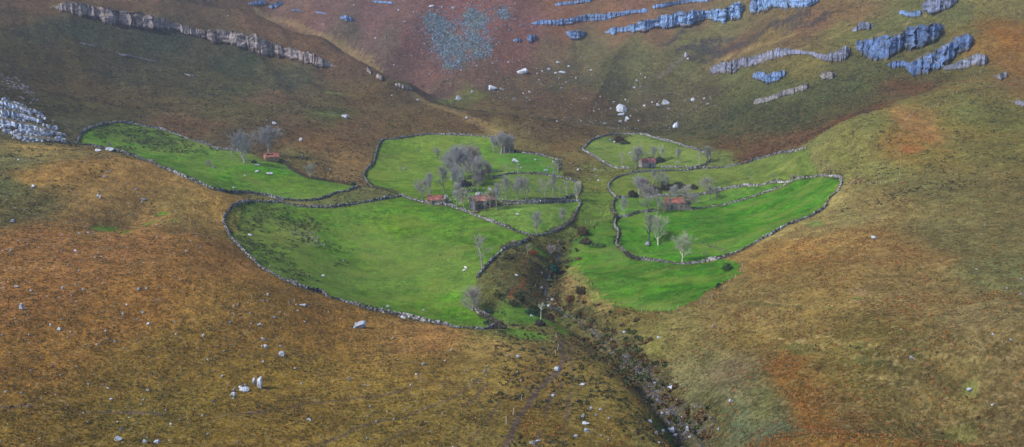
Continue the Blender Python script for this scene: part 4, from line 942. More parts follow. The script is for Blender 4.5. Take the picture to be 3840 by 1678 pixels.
barn(1022, 608, 6.6, 5.6, 2.0, 1.7, R(24), 'small stone barn with a collapsing red roof beside two big bare trees', (142, 118, 92), (190, 84, 72), .05, [(.30, .35, .13, .2), (.5, .62, .3, .05), (.55, .2, .06, .12)], [('left', -.6, 1.2, 0, 1.7)], [], gable_col=(148, 122, 92))
barn(1636, 769, 7.9, 5.6, 1.7, 1.75, R(2), 'low red roofed barn at the brow of the central pasture, its right end broken', (146, 138, 122), (198, 92, 76), .03, [], [('front', -1.2, 1.1, 0, 1.45)], [], ruin_right=1.4)
barn(1820, 784, 9.4, 6.2, 3.0, 1.6, R(27), 'large grey gabled stone barn with a patchy red roof in mid valley', (112, 104, 102), (164, 88, 78), .05, [], [('left', .3, 1.3, 0, 1.9), ('front', -2.6, 1.1, 0, 1.8)], [('front', 1.6, .7, 1.3, 2.1), ('left', 1.6, .6, 1.9, 2.5)], gable_col=(92, 100, 116))
barn(1905, 575, 6.4, 5.0, 2.4, 1.5, R(6), 'small stone barn hidden among bare trees in the upper central pasture', (104, 98, 100), (176, 82, 78), .04, [], [('front', .2, 1.0, 0, 1.7)], [('front', 2.0, .5, 1.2, 1.7)])
barn(2434, 630, 7.4, 5.4, 2.3, 1.9, R(10), 'stone barn with a dull red roof below the far right pasture', (146, 140, 138), (168, 82, 78), .03, [], [('front', .6, 1.1, 0, 1.7)], [('front', 2.4, .5, 1.1, 1.6)], gable_col=(132, 128, 130))
barn(2541, 788, 11.2, 6.0, 2.5, 2.0, R(-1), 'long stone barn with a bright red roof, its right end ruined, in the right pastures', (124, 118, 112), (206, 78, 66), .07, [], [('front', -2.4, 1.2, 0, 1.8)], [('front', 1.4, .6, 1.1, 1.7), ('front', 3.6, .5, 1.1, 1.6)], ruin_right=2.2)

# ------------------------------------------------------------------ bare winter trees
def bark_mat():
    m, nt, b = mat('bark'); P = objco(nt)
    oi = N(nt, 'ShaderNodeObjectInfo'); ca = attr(nt, 'col').outputs['Color']
    c = gain(nt, ca, mapr(nt, noise(nt, stretch(nt, P, (4, 4, 1)), 1.5, 4, .65), .3, .7, .65, 1.35)); c = gain(nt, c, mapr(nt, oi.outputs['Random'], 0, 1, .85, 1.15))
    nt.links.new(c, b.inputs['Base Color']); return m
M_BARK = bark_mat()
def tree_proto(kind, seed):
    """returns (trunk MB, crown MB) for a tree one unit (10 m) tall"""
    rg = np.random.default_rng(seed); tr, tw = MB(), MB()
    spec = {  # trunk share, limbs, spread, crown width, upward pull, twigs, stems, bark, twig colour
     'broad': (.20, 12, .85, .42, .45, 7, 1, (120, 114, 112), (154, 149, 144)),
     'grove': (.26, 8, .55,  .30, .85, 6, 2, (150, 148, 146), (152, 150, 152)),
     'slim': (.28, 11, .38, .20, 1.0, 6, 1, (140, 134, 126), (150, 150, 148)),
     'pale': (.18, 13, .7, .36, .7, 8, 1, (176, 172, 152), (156, 160, 136)),
     'dark': (.32, 12, .45, .20, .9, 7, 1, (92, 88, 86), (138, 140, 128)),
     'thin': (.34, 8, .42, .2, .8, 4, 1, (150, 144, 132), (150, 148, 140)),
     'purple': (.22, 9, .6, .32, .8, 8, 2, (106, 96, 102), (130, 114, 118)),
     'bush': (.05, 9, 1.1, .62, .35, 9, 3, (150, 144, 142), (156, 146, 140)),
     'pollard': (.36, 10, .6, .3, .7, 6, 1, (134, 124, 108), (142, 136, 126)),
     'birch': (.75, 9, .5, .14, .5, 3, 1, (206, 204, 190), (150, 160, 130)),
    }[kind]
    ts, nl, spread, cw, up, ntw, stems, bc, tc = spec; bc = lin(bc); tc = lin(tc)
    def limb(p, d, L, r0, r1, wob, n=5, target=tr, c=bc, sides=5):
        pts = [np.array(p, float)]; d = np.array(d, float); d /= np.linalg.norm(d)
        for i in range(n):
            d = d + rg.normal(0, wob, 3) + np.array([0, 0, up * .10]); d /= np.linalg.norm(d)
            pts.append(pts[-1] + d * L / n)
        tube(target, pts, np.linspace(r0, r1, n + 1), sides, c)
        return np.array(pts), d
    def twig(p, d, L):
        d = np.array(d) / (np.linalg.norm(d) + 1e-9); a = np.cross(d, [.3, .2, .9]); a /= np.linalg.norm(a) + 1e-9; b = np.cross(d, a); w_ = .0022
        q = np.array(p) + d * L + np.array([0, 0, .1 * L])
        tw.add([p + a * w_, p - a * .5 * w_ + b * .87 * w_, p - a * .5 * w_ - b * .87 * w_, q], np.array([(0, 1, 3), (1, 2, 3), (2, 0, 3)]), tc * rg.uniform(.75, 1.25))
    for st in range(stems):
        base = np.array([rg.normal(0, .03), rg.normal(0, .03), -.03]) * (stems > 1) + np.array([0, 0, -.03])
        lean = np.array([rg.normal(0, .05 + .1 * (stems > 1)), rg.normal(0, .05 + .1 * (stems > 1)), 1.0])
        hgt = 1.0 * rg.uniform(.86, 1.0)
        trunk, td = limb(base, lean, .90 * hgt if kind != 'birch' else .97, .026 if kind in ('thin', 'birch', 'slim') else .032 if stems == 1 else .022, .004, .03, 8, sides=7)
        for k in range(nl):
            f = ts + (.97 - ts) * ((k + rg.uniform(.1, .9)) / nl) ** .85
            zt = min(f / .93, .99) * (len(trunk) - 1)
            i = min(int(zt), len(trunk) - 2); p = trunk[i] + (trunk[i + 1] - trunk[i]) * (zt - i)
            th = k * 2.4 + rg.normal(0, .4); fp = (f - ts) / (1 - ts)
            el = R(18 + 26 * up + 30 * fp + rg.normal(0, 6))
            d = np.array([math.cos(th) * math.cos(el), math.sin(th) * math.cos(el), math.sin(el)])
            Ll = (cw * 1.35 * math.sin(math.pi * min(.30 + .62 * fp, .97)) + .06) * rg.uniform(.8, 1.1)
            L1, d1 = limb(p, d, Ll, .013 * (1.1 - .6 * fp), .003, .10, 5)
            for _ in range(6):
                j = rg.integers(1, 5); q = L1[j]; th2 = rg.uniform(0, 6.3)
                dd = d / np.linalg.norm(d) + np.array([math.cos(th2), math.sin(th2), rg.uniform(-.1, .7)]) * .75
                L2, d2 = limb(q, dd, Ll * rg.uniform(.35, .6), .0065, .0025, .14, 3, sides=4)
                for _ in range(6 if kind not in ('thin', 'birch') else 4):
                    q3 = L2[rg.integers(1, 4)]; d3 = d2 + rg.normal(0, .6, 3) + np.array([0, 0, .25])
                    L3, d4 = limb(q3, d3, Ll * rg.uniform(.16, .3), .0035, .002, .15, 2, tw, tc, 3)
                    for _ in range(ntw): twig(L3[rg.integers(0, 3)], d4 + rg.normal(0, .75, 3) + np.array([0, 0, .2]), Ll * rg.uniform(.1, .22))
    return tr, tw
PROTOS = {}
def place_tree(kind, u, v, hpx, label, group, squash=1.0, variant=None, name='bare_tree'):
    c = at(u, v); dist = math.hypot(c[1], CZ - c[2]); hm = hpx * 1.1 * dist / FPX
    k = (kind, variant if variant is not None else int(RNG.integers(0, 2)))
    if k not in PROTOS:
        a, b = tree_proto(kind, 100 + hash_kind(kind) * 7 + k[1])
        zmax = max(max(q[:, 2].max() for q in a.V), max(q[:, 2].max() for q in b.V))
        for mb in (a, b): mb.V = [q / zmax * 10 for q in mb.V]
        r = empty(name, (0, 0, 0)); a.build('trunk', M_BARK, r); b.build('crown', M_BARK, r); PROTOS[k] = r
    else: r = copy_thing(PROTOS[k])
    r.name = name
    s = hm / 10
    r.location = c; r.rotation_euler = (0, 0, RNG.uniform(0, 6.28)); r.scale = (s * squash, s * squash, s)
    tag(r, label, 'shrub' if name == 'bare_bush' else 'tree', group)
    return r
def hash_kind(k): return sum(ord(ch) * (i + 1) for i, ch in enumerate(k)) % 97
ORD = ['first', 'second', 'third', 'fourth', 'fifth', 'sixth', 'seventh', 'eighth', 'ninth', 'tenth', 'eleventh', 'twelfth', 'thirteenth', 'fourteenth', 'fifteenth', 'sixteenth', 'seventeenth', 'eighteenth', 'nineteenth', 'twentieth']
KINDW = {'broad': 'broad bare tree', 'grove': 'many stemmed bare tree', 'slim': 'slim upright bare tree', 'pale': 'pale branching bare tree', 'dark': 'dark trunked bare tree', 'thin': 'thin bare tree', 'purple': 'purplish bare tree', 'pollard': 'stubby bare tree', 'birch': 'thin white stemmed tree', 'bush': 'bushy bare tree'}
CLUSTERS = [
 ('in the grove behind the middle barns', 'bare trees in the middle grove', [
   ('slim',1665,723,96,1.2),('grove',1690,676,112,.95),('grove',1711,696,146,.9),('purple',1762,650,112,1.2),('grove',1742,675,136,.9),('grove',1722,724,106,.9),('broad',1773,698,112,1.0),('grove',1796,676,92,1.0),('purple',1802,693,60,1.1),('broad',1640,600,50,.8)]),
 ('beside the low barn at the brow', 'bare trees by the low red roofed barn', [('broad',1582,757,98,1.05),('slim',1612,738,84,1.1),('slim',1713,776,88,1.2),('pollard',1740,786,78,1.3)]),
 ('before the large gabled barn', 'bare trees by the large gabled barn', [('pollard',1779,796,62,1.0),('thin',1816,793,40,1.0),('pollard',1838,787,78,1.2),('slim',1862,787,98,1.1)]),
 ('along the foot of the oval pasture', 'bare trees along the oval pasture', [('slim',1899,749,88,1.0),('grove',1938,749,88,.75),('broad',1972,750,92,.75),('thin',2045,752,76,1.3),('slim',2071,745,98,.8),('thin',2100,742,46,.9),('thin',2126,737,58,1.0),('pale',2163,757,78,.9)]),
 ('above the oval pasture', 'small trees above the oval pasture', [('purple',1835,661,50,1.1),('thin',1900,652,34,1.0),('thin',1940,653,42,.9),('thin',2075,658,48,1.0),('dark',2096,653,58,1.2)]),
 ('at the small upper barn', 'bare trees at the small upper barn', [('grove',1853,572,62,.9),('grove',1870,576,78,.9),('grove',1880,578,82,.9),('slim',1890,580,74,1.0),('grove',1906,577,76,.9),('thin',1925,575,52,1.1)]),
 ('beside the collapsing left barn', 'bare trees by the left barn', [('thin',870,604,62,.7),('grove',921,613,126,1.15),('grove',1004,584,108,1.25),('pale',1162,669,60,1.1)]),
 ('in the far right pasture', 'bare trees in the far right pasture', [('thin',2333,628,56,1.1),('broad',2383,630,82,.9),('dark',2389,631,72,1.1),('thin',2420,599,32,1.0),('slim',2452,607,56,1.1),('pale',2482,607,62,.8),('slim',2544,616,56,1.1),('thin',2620,620,46,1.2),('dark',2657,611,62,1.4)]),
 ('in the hollow right pasture', 'bare trees in the hollow right pasture', [('grove',2398,731,76,1.0),('purple',2405,733,66,1.2),('slim',2448,690,52,1.1),('broad',2475,704,66,.9),('slim',2500,714,52,1.0),('broad',2647,731,74,1.05)]),
 ('round the long right barn', 'bare trees by the long right barn', [('slim',2342,810,68,1.0),('broad',2434,795,114,.9),('slim',2467,800,58,1.0),('pollard',2488,801,42,1.0),('pollard',2509,796,60,1.0),('grove',2535,752,62,1.1),('thin',2544,795,34,1.0),('broad',2566,748,58,1.0),('pollard',2567,790,64,1.0),('pollard',2587,788,58,1.1),('broad',2604,768,44,1.2),('dark',2662,751,54,1.3),('dark',2687,751,48,1.3)]),
]
for phrase, grp, trees in CLUSTERS:
    order = sorted(range(len(trees)), key=lambda i: trees[i][1])
    for rank, i in enumerate(order):
        k, uu_, vv_, hp, sq = trees[i]
        place_tree(k, uu_, vv_, hp, f'{KINDW[k]}, {ORD[rank]} from left {phrase}', grp, sq)
for k, uu_, vv_, hp, sq, lb in [
 ('dark',2431,911,104,1.1,'dark slender bare tree with a mossy trunk in the hollow of the large right pasture'),
 ('pale',2468,919,120,.95,'tall pale fan shaped bare tree in the hollow of the large right pasture'),
 ('pale',2558,984,120,1.0,'pale spreading bare tree against the lower wall of the large right pasture'),
 ('thin',1810,1012,132,1.25,'thin open crowned bare tree at the right edge of the big central pasture'),
 ('slim',2013,885,92,1.25,'bare tree at the bottom corner of the small triangular pasture'),
 ('slim',2108,850,66,1.2,'small slim bare tree on the right wall of the triangular pasture'),
 ('birch',2027,1212,76,1.0,'thin white stemmed tree standing alone on the grass by the stream'),
 ('thin',1978,956,40,1.0,'small thin sapling near the head of the rough ravine'),
 ('thin',2899,687,36,1.0,'tiny sapling by the wall high on the right slope'),
]: place_tree(k, uu_, vv_, hp, lb, None, sq)
for uu_, vv_, hp, sq, lb in [
 (1772,1167,112,.72,'big round grey leafless bush at the ravine corner of the big central pasture'),
 (784,626,30,.8,'dark leafless bush growing on rocks in the left pasture'),
 (412,552,20,.7,'small leafless bush behind the rocks on the crest wall of the left hill'),
 (2068,955,44,.8,'straggly leafless bush above the dark evergreen bush in the ravine'),
 (1926,918,22,.8,'pinkish leafless bush on the ravine edge of the central pasture'),
 (1672,764,34,.75,'brown leafless bush against the broken end of the low red roofed barn'),
 (1795,698,50,.9,'low thicket of bare stems at the right foot of the middle grove'),
 (2972,667,14,1.2,'low tan bush beside the wall high on the right slope'),
]: place_tree('bush', uu_, vv_, hp, lb, None, sq, name='bare_bush')
import bmesh
# ------------------------------------------------------------------ boulders
def rock_shape(seed, sub=2, cuts=9, squash=(1, 1, 1)):
    bm = bmesh.new(); bmesh.ops.create_icosphere(bm, subdivisions=sub, radius=1.0)
    v = np.array([q.co[:] for q in bm.verts]); f = np.array([[q.index for q in p.verts] for p in bm.faces]); bm.free()
    rg = np.random.default_rng(seed)
    for _ in range(cuts):
        nrm = rg.normal(0, 1, 3); nrm /= np.linalg.norm(nrm); dd = rg.uniform(.42, .72)
        over = np.maximum(v @ nrm - dd, 0); v = v - over[:, None] * nrm * .98
    v = v * (1 + .16 * fbm(v[:, :1] * 2.4 + seed, v[:, 1:2] * 2.4 + v[:, 2:] * 1.7, 3, seed) + .02 * rg.normal(0, 1, (len(v), 1)))
    v = v / (v.max(0) - v.min(0))
    return v, f
ROCKS = []; GREYS = []
for k in range(9):
    v_, f_ = rock_shape(300 + k, 3, 12 + k % 5)
    for cl_ in ((190, 196, 208), (144, 146, 152)):
        o = make_mesh('limestone_boulder', v_, f_, M_BOULDER, None, np.repeat((lin(cl_))[None], len(v_), 0) * (.75 + .5 * vnoise(v_[:, :1] * 5 + k, v_[:, 1:2] * 5 + v_[:, 2:] * 4)))
        (ROCKS if cl_[0] > 180 else GREYS).append(o.data); bpy.data.objects.remove(o)
def boulder(u, v, wpx, hpx, label, group, k=None, name='limestone_boulder', tilt=None):
    c = at(u, v + hpx * .38); dist = math.hypot(c[1], CZ - c[2]); s = dist / FPX
    wm, hm = wpx * s, hpx * s
    o = bpy.data.objects.new(name, (GREYS if 'grey' in label.split(' rock')[0].split(' boulder')[0].split(' slab')[0] or RNG.random() < .45 and 'small' in label else ROCKS)[int(RNG.integers(0, len(ROCKS))) if k is None else k]); COLL.objects.link(o)
    dm = min(max(.6 * wm, .5 * hm), 1.1 * wm)
    o.scale = (wm * 1.0, dm, hm * 1.15)
    o.rotation_euler = (RNG.normal(0, .1), RNG.normal(0, .12) if tilt is None else tilt, RNG.normal(0, .25))
    o.location = (c[0], c[1] + dm * .1, c[2] + hm * .36)
    tag(o, label, 'boulder', group)
    return o
BIG = [
 (972,1436,27,50,'tall upright white slab, the right one of a split pair on the brown left hill'),
 (953,1430,12,30,'narrow white slab leaning left of the tall upright white slab'),
 (919,1461,38,21,'long low white boulder below and left of the tall split slab'),
 (900,1453,16,12,'lumpy white rock touching the upper left end of the long low boulder'),
 (922,1444,11,10,'small white rock in rusty bracken just above the long low boulder'),
 (876,1464,14,10,'small white rock left of the lumpy white rock by the split slabs'),
 (874,1481,20,14,'rounded white rock over rusty bracken, lowest of the split slab group'),
 (1345,1219,55,28,'broad white boulder lying alone below the lower wall of the central pasture'),
 (1055,1326,24,22,'notched white rock above the split slabs on the brown left hill'),
 (1137,1145,28,11,'flat white rock beside a wooden stake under the central pasture wall'),
 (444,1646,31,17,'speckled white rock near the lower left edge of the picture'),
 (542,1656,18,14,'pinkish white rock near the bottom edge beside rusty bracken'),
 (588,1658,23,11,'flat white rock at the bottom edge, right of the pinkish one'),
 (455,1613,9,21,'thin upright grey rock above the speckled white rock at lower left'),
 (81,1153,16,23,'upright white rock near the left edge of the brown left hill'),
 (49,831,22,12,'speckled grey rock near the left edge level with the small green hollow'),
 (123,699,18,11,'pale wedge shaped rock on the upper left of the brown left hill'),
 (366,735,8,13,'left one of two upright white rocks above the hollow of the left hill'),
 (374,739,7,15,'right one of two upright white rocks above the hollow of the left hill'),
 (541,748,20,8,'flat grey slab right of the hollow in the brown left hill'),
 (221,1234,18,12,'white rock with a ragged top in the middle of the brown left hill'),
 (2091,1384,22,17,'rounded white boulder at the bend of the dark footpath'),
 (2073,1484,13,11,'small white rock between the two footpaths below the rounded boulder'),
 (2197,1613,21,17,'slanting white slab near the bottom edge, left of the stream bank'),
 (2158,1635,18,15,'blocky white rock over rusty bracken near the bottom edge'),
 (2194,1588,26,9,'long flat white rock left of the stream bank'),
 (2217,1531,13,17,'upright white rock on the left stream bank'),
 (2184,1443,27,8,'thin pale rock lying flat on top of the left stream bank'),
 (1997,1661,21,16,'grey blue rock at the bottom edge beside the dark footpath'),
 (2514,1613,29,21,'largest pale boulder in the stream bed at the bottom'),
 (2484,1617,20,13,'flat pale boulder left of the largest one in the stream bed'),
 (2509,1457,24,21,'jagged pale boulder in the middle of the stream bed'),
 (2506,1552,19,18,'grey boulder in the stream bed above the largest one'),
 (2578,1611,14,19,'upright pale boulder right of the largest one in the stream bed'),
 (2335,408,40,30,'huge pale boulder in the back valley, biggest in the picture'),
 (2330,431,32,13,'broken pale block at the foot of the huge boulder'),
 (2351,445,18,13,'pale block just below right of the huge boulder in the back valley'),
 (2497,386,30,19,'large pale boulder right of the huge one in the back valley'),
 (1955,270,46,18,'wide jagged pale outcrop on the reddish floor of the far bowl'),
 (1845,331,32,21,'large dome shaped pale boulder on the knoll in the far bowl'),
 (1720,369,22,18,'pale split boulder in the green dip where the two slopes meet'),
 (1294,438,30,15,'big white boulder alone on the brown slope above the central pasture'),
 (1029,463,19,11,'white rounded rock above the two big trees of the left barn'),
 (1126,525,14,13,'white forked rock on the brown slope right of the left barn'),
 (2573,207,11,18,'bright white rock high on the far right slope, larger of two'),
 (2578,221,9,7,'bright white rock high on the far right slope, smaller of two'),
 (2535,471,20,22,'flat pinkish outcrop in the slope above the far right pasture'),
 (1796,729,26,19,'big leaning grey slab behind the large gabled barn'),
 (1838,710,17,9,'flat pale rock right of the big leaning slab behind the gabled barn'),
 (1673,735,16,9,'pale block behind the low red roofed barn'),
 (2429,917,22,14,'grey boulder in the tree hollow of the large right pasture'),
 (1931,603,26,12,'largest cluster stone in the bright grass of the upper central pasture'),
 (2045,640,19,10,'low pale rock near the right end of the upper central pasture'),
 (2360,576,11,10,'pale rock half hidden by bushes in the far right pasture'),
 (3278,892,22,14,'pale rock lying alone on the tan right hill'),
 (3637,1461,22,18,'cracked pale rock on the lower right hill in a pale grassy spot'),
 (3419,1342,20,10,'grey rock beside the sheep tracks on the right hill'),
 (2742,1504,18,10,'pale rock on the right bank above the stream'),
 (368,565,28,10,'row of low white rocks at the crest wall of the left hill, left part'),
 (412,562,40,15,'large white rocks at the crest wall of the left hill, right part'),
 (1546,1189,16,15,'white block standing out of the lower central pasture wall'),
 (1513,1192,24,8,'flat pink white slab against the lower central pasture wall'),
 (1454,1150,18,9,'grey rock in the grass just inside the lower central pasture wall'),
 (937,881,20,7,'flat pale slab in the scrubby left end of the central pasture'),
 (1212,1034,14,8,'pale rounded rock in the left half of the central pasture'),
 (1515,632,13,8,'grey rounded rock in the left half of the upper central pasture'),
 (1940,803,15,5,'flat white stone in the small triangular pasture'),
 (963,619,23,6,'flat white rocks in the grass in front of the left barn'),
 (1009,651,30,7,'pinkish flat rocks in the grass below the left barn'),
 (964,644,20,6,'pale flat rock below left of the left barn'),
 (2072,1123,14,9,'white rock in the dark ravine above the little pool'),
 (2029,1025,14,11,'pale rock in the dark ravine beside the evergreen bush'),
 (1938,1032,14,6,'white curved rock among the ravine scrub'),
 (2341,1246,14,9,'white rock on the bank right of the stream'),
]
SMALL = [
 (69,600,10,7),(261,633,6,5),(413,643,9,6),(394,662,18,7),(476,686,7,5),(509,710,15,5),(533,756,9,7),(296,876,10,6),(330,873,8,6),(234,882,8,6),(699,942,11,9),(281,941,13,8),(40,940,9,8),(380,963,7,5),(31,1011,9,7),(55,1008,7,7),(61,1075,19,9),(233,1081,14,12),(285,1066,10,6),(312,1086,9,10),(520,1085,14,10),(548,1082,10,7),(115,1091,12,8),(14,1080,8,7),
 (96,1170,8,8),(268,1110,8,8),(285,1131,7,6),(474,1143,7,7),(582,1129,8,8),(598,1122,7,5),(462,1178,10,9),(536,1171,11,11),(354,1205,8,8),(230,1199,8,6),(191,1219,8,12),(211,1247,7,5),(108,1256,6,6),(395,1242,9,7),(513,1198,8,6),(556,1215,12,7),(655,1208,11,8),(554,1268,6,5),(429,1282,9,7),(376,1285,5,5),(362,1292,9,7),(320,1292,7,6),(515,1275,7,6),(519,1288,6,5),(463,1307,13,5),(760,1259,9,15),(660,1254,6,5),(863,1211,14,13),(971,1219,17,14),(988,1272,17,11),(998,1300,16,16),(981,1299,6,5),(862,1294,8,5),(879,1180,7,8),(780,1349,8,9),(559,1339,6,6),(217,1335,7,6),(200,1324,5,5),(831,1410,11,6),(577,1401,6,9),(531,1449,6,6),(405,1456,13,5),(418,1497,14,6),(528,1514,9,6),(799,1507,10,9),(874,1494,6,5),(759,1558,9,10),(676,1574,7,6),(640,1591,10,12),(621,1539,7,5),(581,1542,6,7),(440,1583,10,6),(330,1584,6,6),(483,1566,8,4),(459,1661,8,4),
 (1004,1106,9,14),(1028,1191,12,8),(1053,1299,12,11),(1105,1381,8,6),(1129,1438,8,7),(1309,1423,11,13),(1369,1444,9,5),(1475,1267,7,9),(1590,1364,17,10),(1561,1403,8,7),(1538,1444,6,6),(1817,1395,14,10),(1386,1525,9,7),(1159,1575,17,10),(1064,1653,6,5),(1691,1312,10,6),(1155,1359,5,4),
 (1944,1336,15,9),(1903,1331,6,5),(2245,1438,9,7),(2252,1535,10,9),(2186,1563,13,15),(2236,1556,10,9),(2282,1568,8,8),(2216,1622,10,8),(2254,1635,9,9),(2281,1652,9,8),(2016,1653,22,6),(1993,1184,12,7),(2120,1185,8,7),(2268,1269,8,7),(2469,1266,14,8),(2672,1225,7,12),(2697,1610,9,10),(2334,1217,9,8),
 (2455,1436,14,9),(2485,1550,14,14),(2439,1581,16,12),(2461,1627,16,14),(2533,1632,14,14),(2557,1568,10,9),(2430,1398,9,6),(2415,1375,10,7),(2465,1498,10,8),(2540,1500,9,8),(2585,1640,10,8),(2470,1660,12,9),(2056,1147,14,9),(2030,1080,14,10),(2066,1152,7,6),(2105,1193,7,6),
 (3693,842,7,7),(3288,820,9,5),(2818,663,7,6),(3724,1518,12,8),(3724,1255,11,8),(3793,1275,12,7),(3378,1236,6,5),(3774,1082,7,7),(3829,1047,8,7),(3831,1104,13,8),(3756,1118,6,5),(3660,1010,10,5),(3262,1211,7,5),
 (1880,334,12,10),(1887,337,8,6),(2057,261,15,13),(2092,234,13,8),(2133,249,11,6),(2217,263,9,6),(2015,277,8,6),(2034,267,7,5),(2082,275,12,7),(2112,272,28,8),(2099,295,11,7),(2161,294,9,9),(2125,309,9,6),(2104,331,11,5),(1985,345,10,7),(1977,368,9,6),(1931,371,15,7),(1985,376,8,5),(1962,351,6,5),(2378,330,11,7),(2402,325,9,5),(2389,302,10,7),(2420,292,7,6),(2402,278,5,5),
 (2327,457,17,9),(2347,454,10,7),(2365,435,7,6),(2394,454,6,5),(2253,459,8,5),(2268,463,10,6),(2466,394,14,11),(2446,384,9,7),(2415,397,10,7),(2420,378,5,5),(2567,379,12,7),(2602,375,19,12),(2640,370,8,8),(2655,390,12,7),(2507,409,14,9),(2301,383,11,5),(2290,408,9,6),(2246,411,6,6),(2228,417,6,6),(2346,374,7,5),(2250,363,5,5),(2186,371,4,4),(1981,498,6,6),(1907,234,10,7),(1947,227,7,6),(1955,248,5,6),(2088,455,6,5),(2178,454,5,4),(2178,215,6,4),(2020,300,6,4),(1920,310,5,4),
 (1771,344,10,9),(1750,443,11,8),(1001,453,8,6),(1352,485,6,5),(1254,426,5,5),(1469,358,5,5),(1566,376,14,5),(1477,245,6,5),(1408,144,8,6),(1213,92,6,5),(1326,20,6,6),(1702,30,18,9),(1617,24,24,7),(1657,28,9,7),(1494,39,8,6),(1518,84,14,6),(1728,264,5,5),(1237,636,8,7),(1133,585,6,4),(781,6,6,5),(854,60,7,5),
 (2058,629,13,8),(2007,600,9,5),(2031,613,6,6),(2074,607,8,6),(2168,637,9,7),(2234,636,16,7),(2245,676,9,6),(2237,660,12,6),(2216,672,8,6),(2290,524,9,9),(2303,533,8,7),(2535,611,9,8),(2547,1011,5,5),(2697,705,11,9),(1571,563,8,6),(1286,978,9,5),(1113,1058,12,10),(1588,1163,9,7),(799,627,14,7),(876,704,10,6),(917,658,10,5),(1730,740,10,7),(1945,618,8,7),(1953,631,7,6),(1690,752,12,7),
]
def ang_word(du, dv):
    if abs(du) > abs(dv) * 1.2: return 'left of' if du < 0 else 'right of'
    return 'above' if dv < 0 else 'below'
LAND = [(972,1436,'the tall upright white slab'),(1345,1219,'the broad white boulder'),(444,1646,'the speckled rock at lower left'),(81,1153,'the upright rock at the left edge'),(221,1234,'the ragged topped rock'),(123,699,'the pale wedge shaped rock'),(370,740,'the two upright white rocks'),(560,862,'the small green hollow'),
 (2091,1384,'the rounded boulder at the footpath bend'),(2197,1613,'the slanting slab by the stream bank'),(2514,1613,'the largest stream bed boulder'),(2509,1457,'the jagged stream bed boulder'),(2080,1160,'the little pool'),(2335,415,'the huge back valley boulder'),(2497,386,'the large boulder beyond the far right pasture'),(1955,270,'the wide jagged far outcrop'),(1845,331,'the dome shaped boulder'),(1720,369,'the pale split boulder'),(1294,438,'the big boulder above the central pasture'),(1010,592,'the left barn'),(1820,760,'the large gabled barn'),(1905,560,'the small upper barn'),(2434,615,'the dull red roofed barn'),(2541,775,'the long bright roofed barn'),(3637,1461,'the cracked rock on the right hill'),(3278,892,'the pale rock on the tan hill'),(1300,71,'the oval outcrop on the far slope'),(3800,1080,'the right picture edge'),(1650,100,'the scree tongues')]
for u_, v_, w_, h_, lb in BIG: boulder(u_, v_, w_, h_, lb, 'pale limestone boulders', tilt=.25 if 'leaning' in lb or 'slanting' in lb else None)
buckets = {}
for s_ in SMALL:
    dd = [math.hypot(s_[0] - l[0], s_[1] - l[1]) for l in LAND]; l = LAND[int(np.argmin(dd))]
    buckets.setdefault((l[2], ang_word(s_[0] - l[0], s_[1] - l[1])), []).append((min(dd), s_))
for (lname, wd_), lst in buckets.items():
    lst.sort(key=lambda q: q[0])
    for i, (_, s_) in enumerate(lst):
        nth = 'only' if len(lst) == 1 else ('closest' if i == 0 else f'{ORD[i] if i < 20 else "last"} closest')
        boulder(*s_, f'{nth} small pale rock {wd_} {lname}', 'small pale rocks')

# low grey muck heaps in the large right pasture
for i, (u_, v_, w_, h_) in enumerate([(2633,911,14,5),(2654,917,12,5),(2665,924,16,7),(2683,927,12,7),(2701,935,14,8),(2724,942,16,6),(2642,951,14,8),(2596,950,12,4)]):
    c = at(u_, v_ + 2); s = c[1] / FPX; vv_, ff_ = rock_shape(500 + i, 3, 2); n_ = len(vv_)
    vv_ = vv_ * (1 + .2 * vnoise(vv_[:, :1] * 9 + i, vv_[:, 1:2] * 9))
    mb = MB(); mb.add(vv_ * np.array([w_ * s * 1.1, w_ * s * .9, .55]), ff_, lin((98, 96, 84)))
    o = mb.build('muck_heap', M_STONE, None, True); o.location = (c[0], c[1], c[2] + .05)
    tag(o, f'low grey brown muck heap, {ORD[sorted([2633,2654,2665,2683,2701,2724,2642,2596]).index(u_)]} from left in the large right pasture', 'muck heap', 'muck heaps in the large right pasture')

# ------------------------------------------------------------------ leafy shrubs and hedges
def leaf_mat():
    m, nt, b = mat('leaves'); P = position(nt); ca = attr(nt, 'col').outputs['Color']
    c = gain(nt, ca, mapr(nt, noise(nt, P, 1.5, 3, .6), .3, .7, .6, 1.4)); nt.links.new(c, b.inputs['Base Color']); b.inputs['Roughness'].default_value = .8; return m
M_LEAF = leaf_mat()
def leaves(mb, C, size, col, var=.35, rg=RNG):
    """leaf sprays: one bent two-triangle leaf cluster at each centre"""
    n = len(C); d = rg.normal(0, 1, (n, 3)); d[:, 2] = np.abs(d[:, 2]) * .8 + .2; d /= np.linalg.norm(d, axis=1)[:, None]
    a = np.cross(d, rg.normal(0, 1, (n, 3))); a /= np.linalg.norm(a, axis=1)[:, None] + 1e-9
    s = size * rg.uniform(.6, 1.3, (n, 1))
    p0 = C - a * s * .45; p1 = C + a * s * .45; p2 = C + d * s; p3 = C - np.cross(a, d) * s * .4 + d * s * .3
    V = np.stack([p0, p1, p2, p3], 1).reshape(-1, 3); k = np.arange(n)[:, None] * 4
    F = np.concatenate([k + np.array([[0, 1, 2]]), k + np.array([[0, 2, 3]])])
    cc_ = np.repeat(np.clip(np.asarray(col) * (1 + rg.uniform(-var, var, (n, 1))), 0, 1), 4, 0)
    mb.add(V, F, cc_)
def dome(n, rg=RNG):
    p = rg.normal(0, 1, (n, 3)); p /= np.linalg.norm(p, axis=1)[:, None]; p *= rg.uniform(.55, 1, (n, 1)) ** .5
    p[:, 2] = np.abs(p[:, 2]) * .95
    return p * (1 + .35 * fbm(p[:, 0] * 2.2 + 5, p[:, 1] * 2.2 + p[:, 2], 2, 7)[:, None])
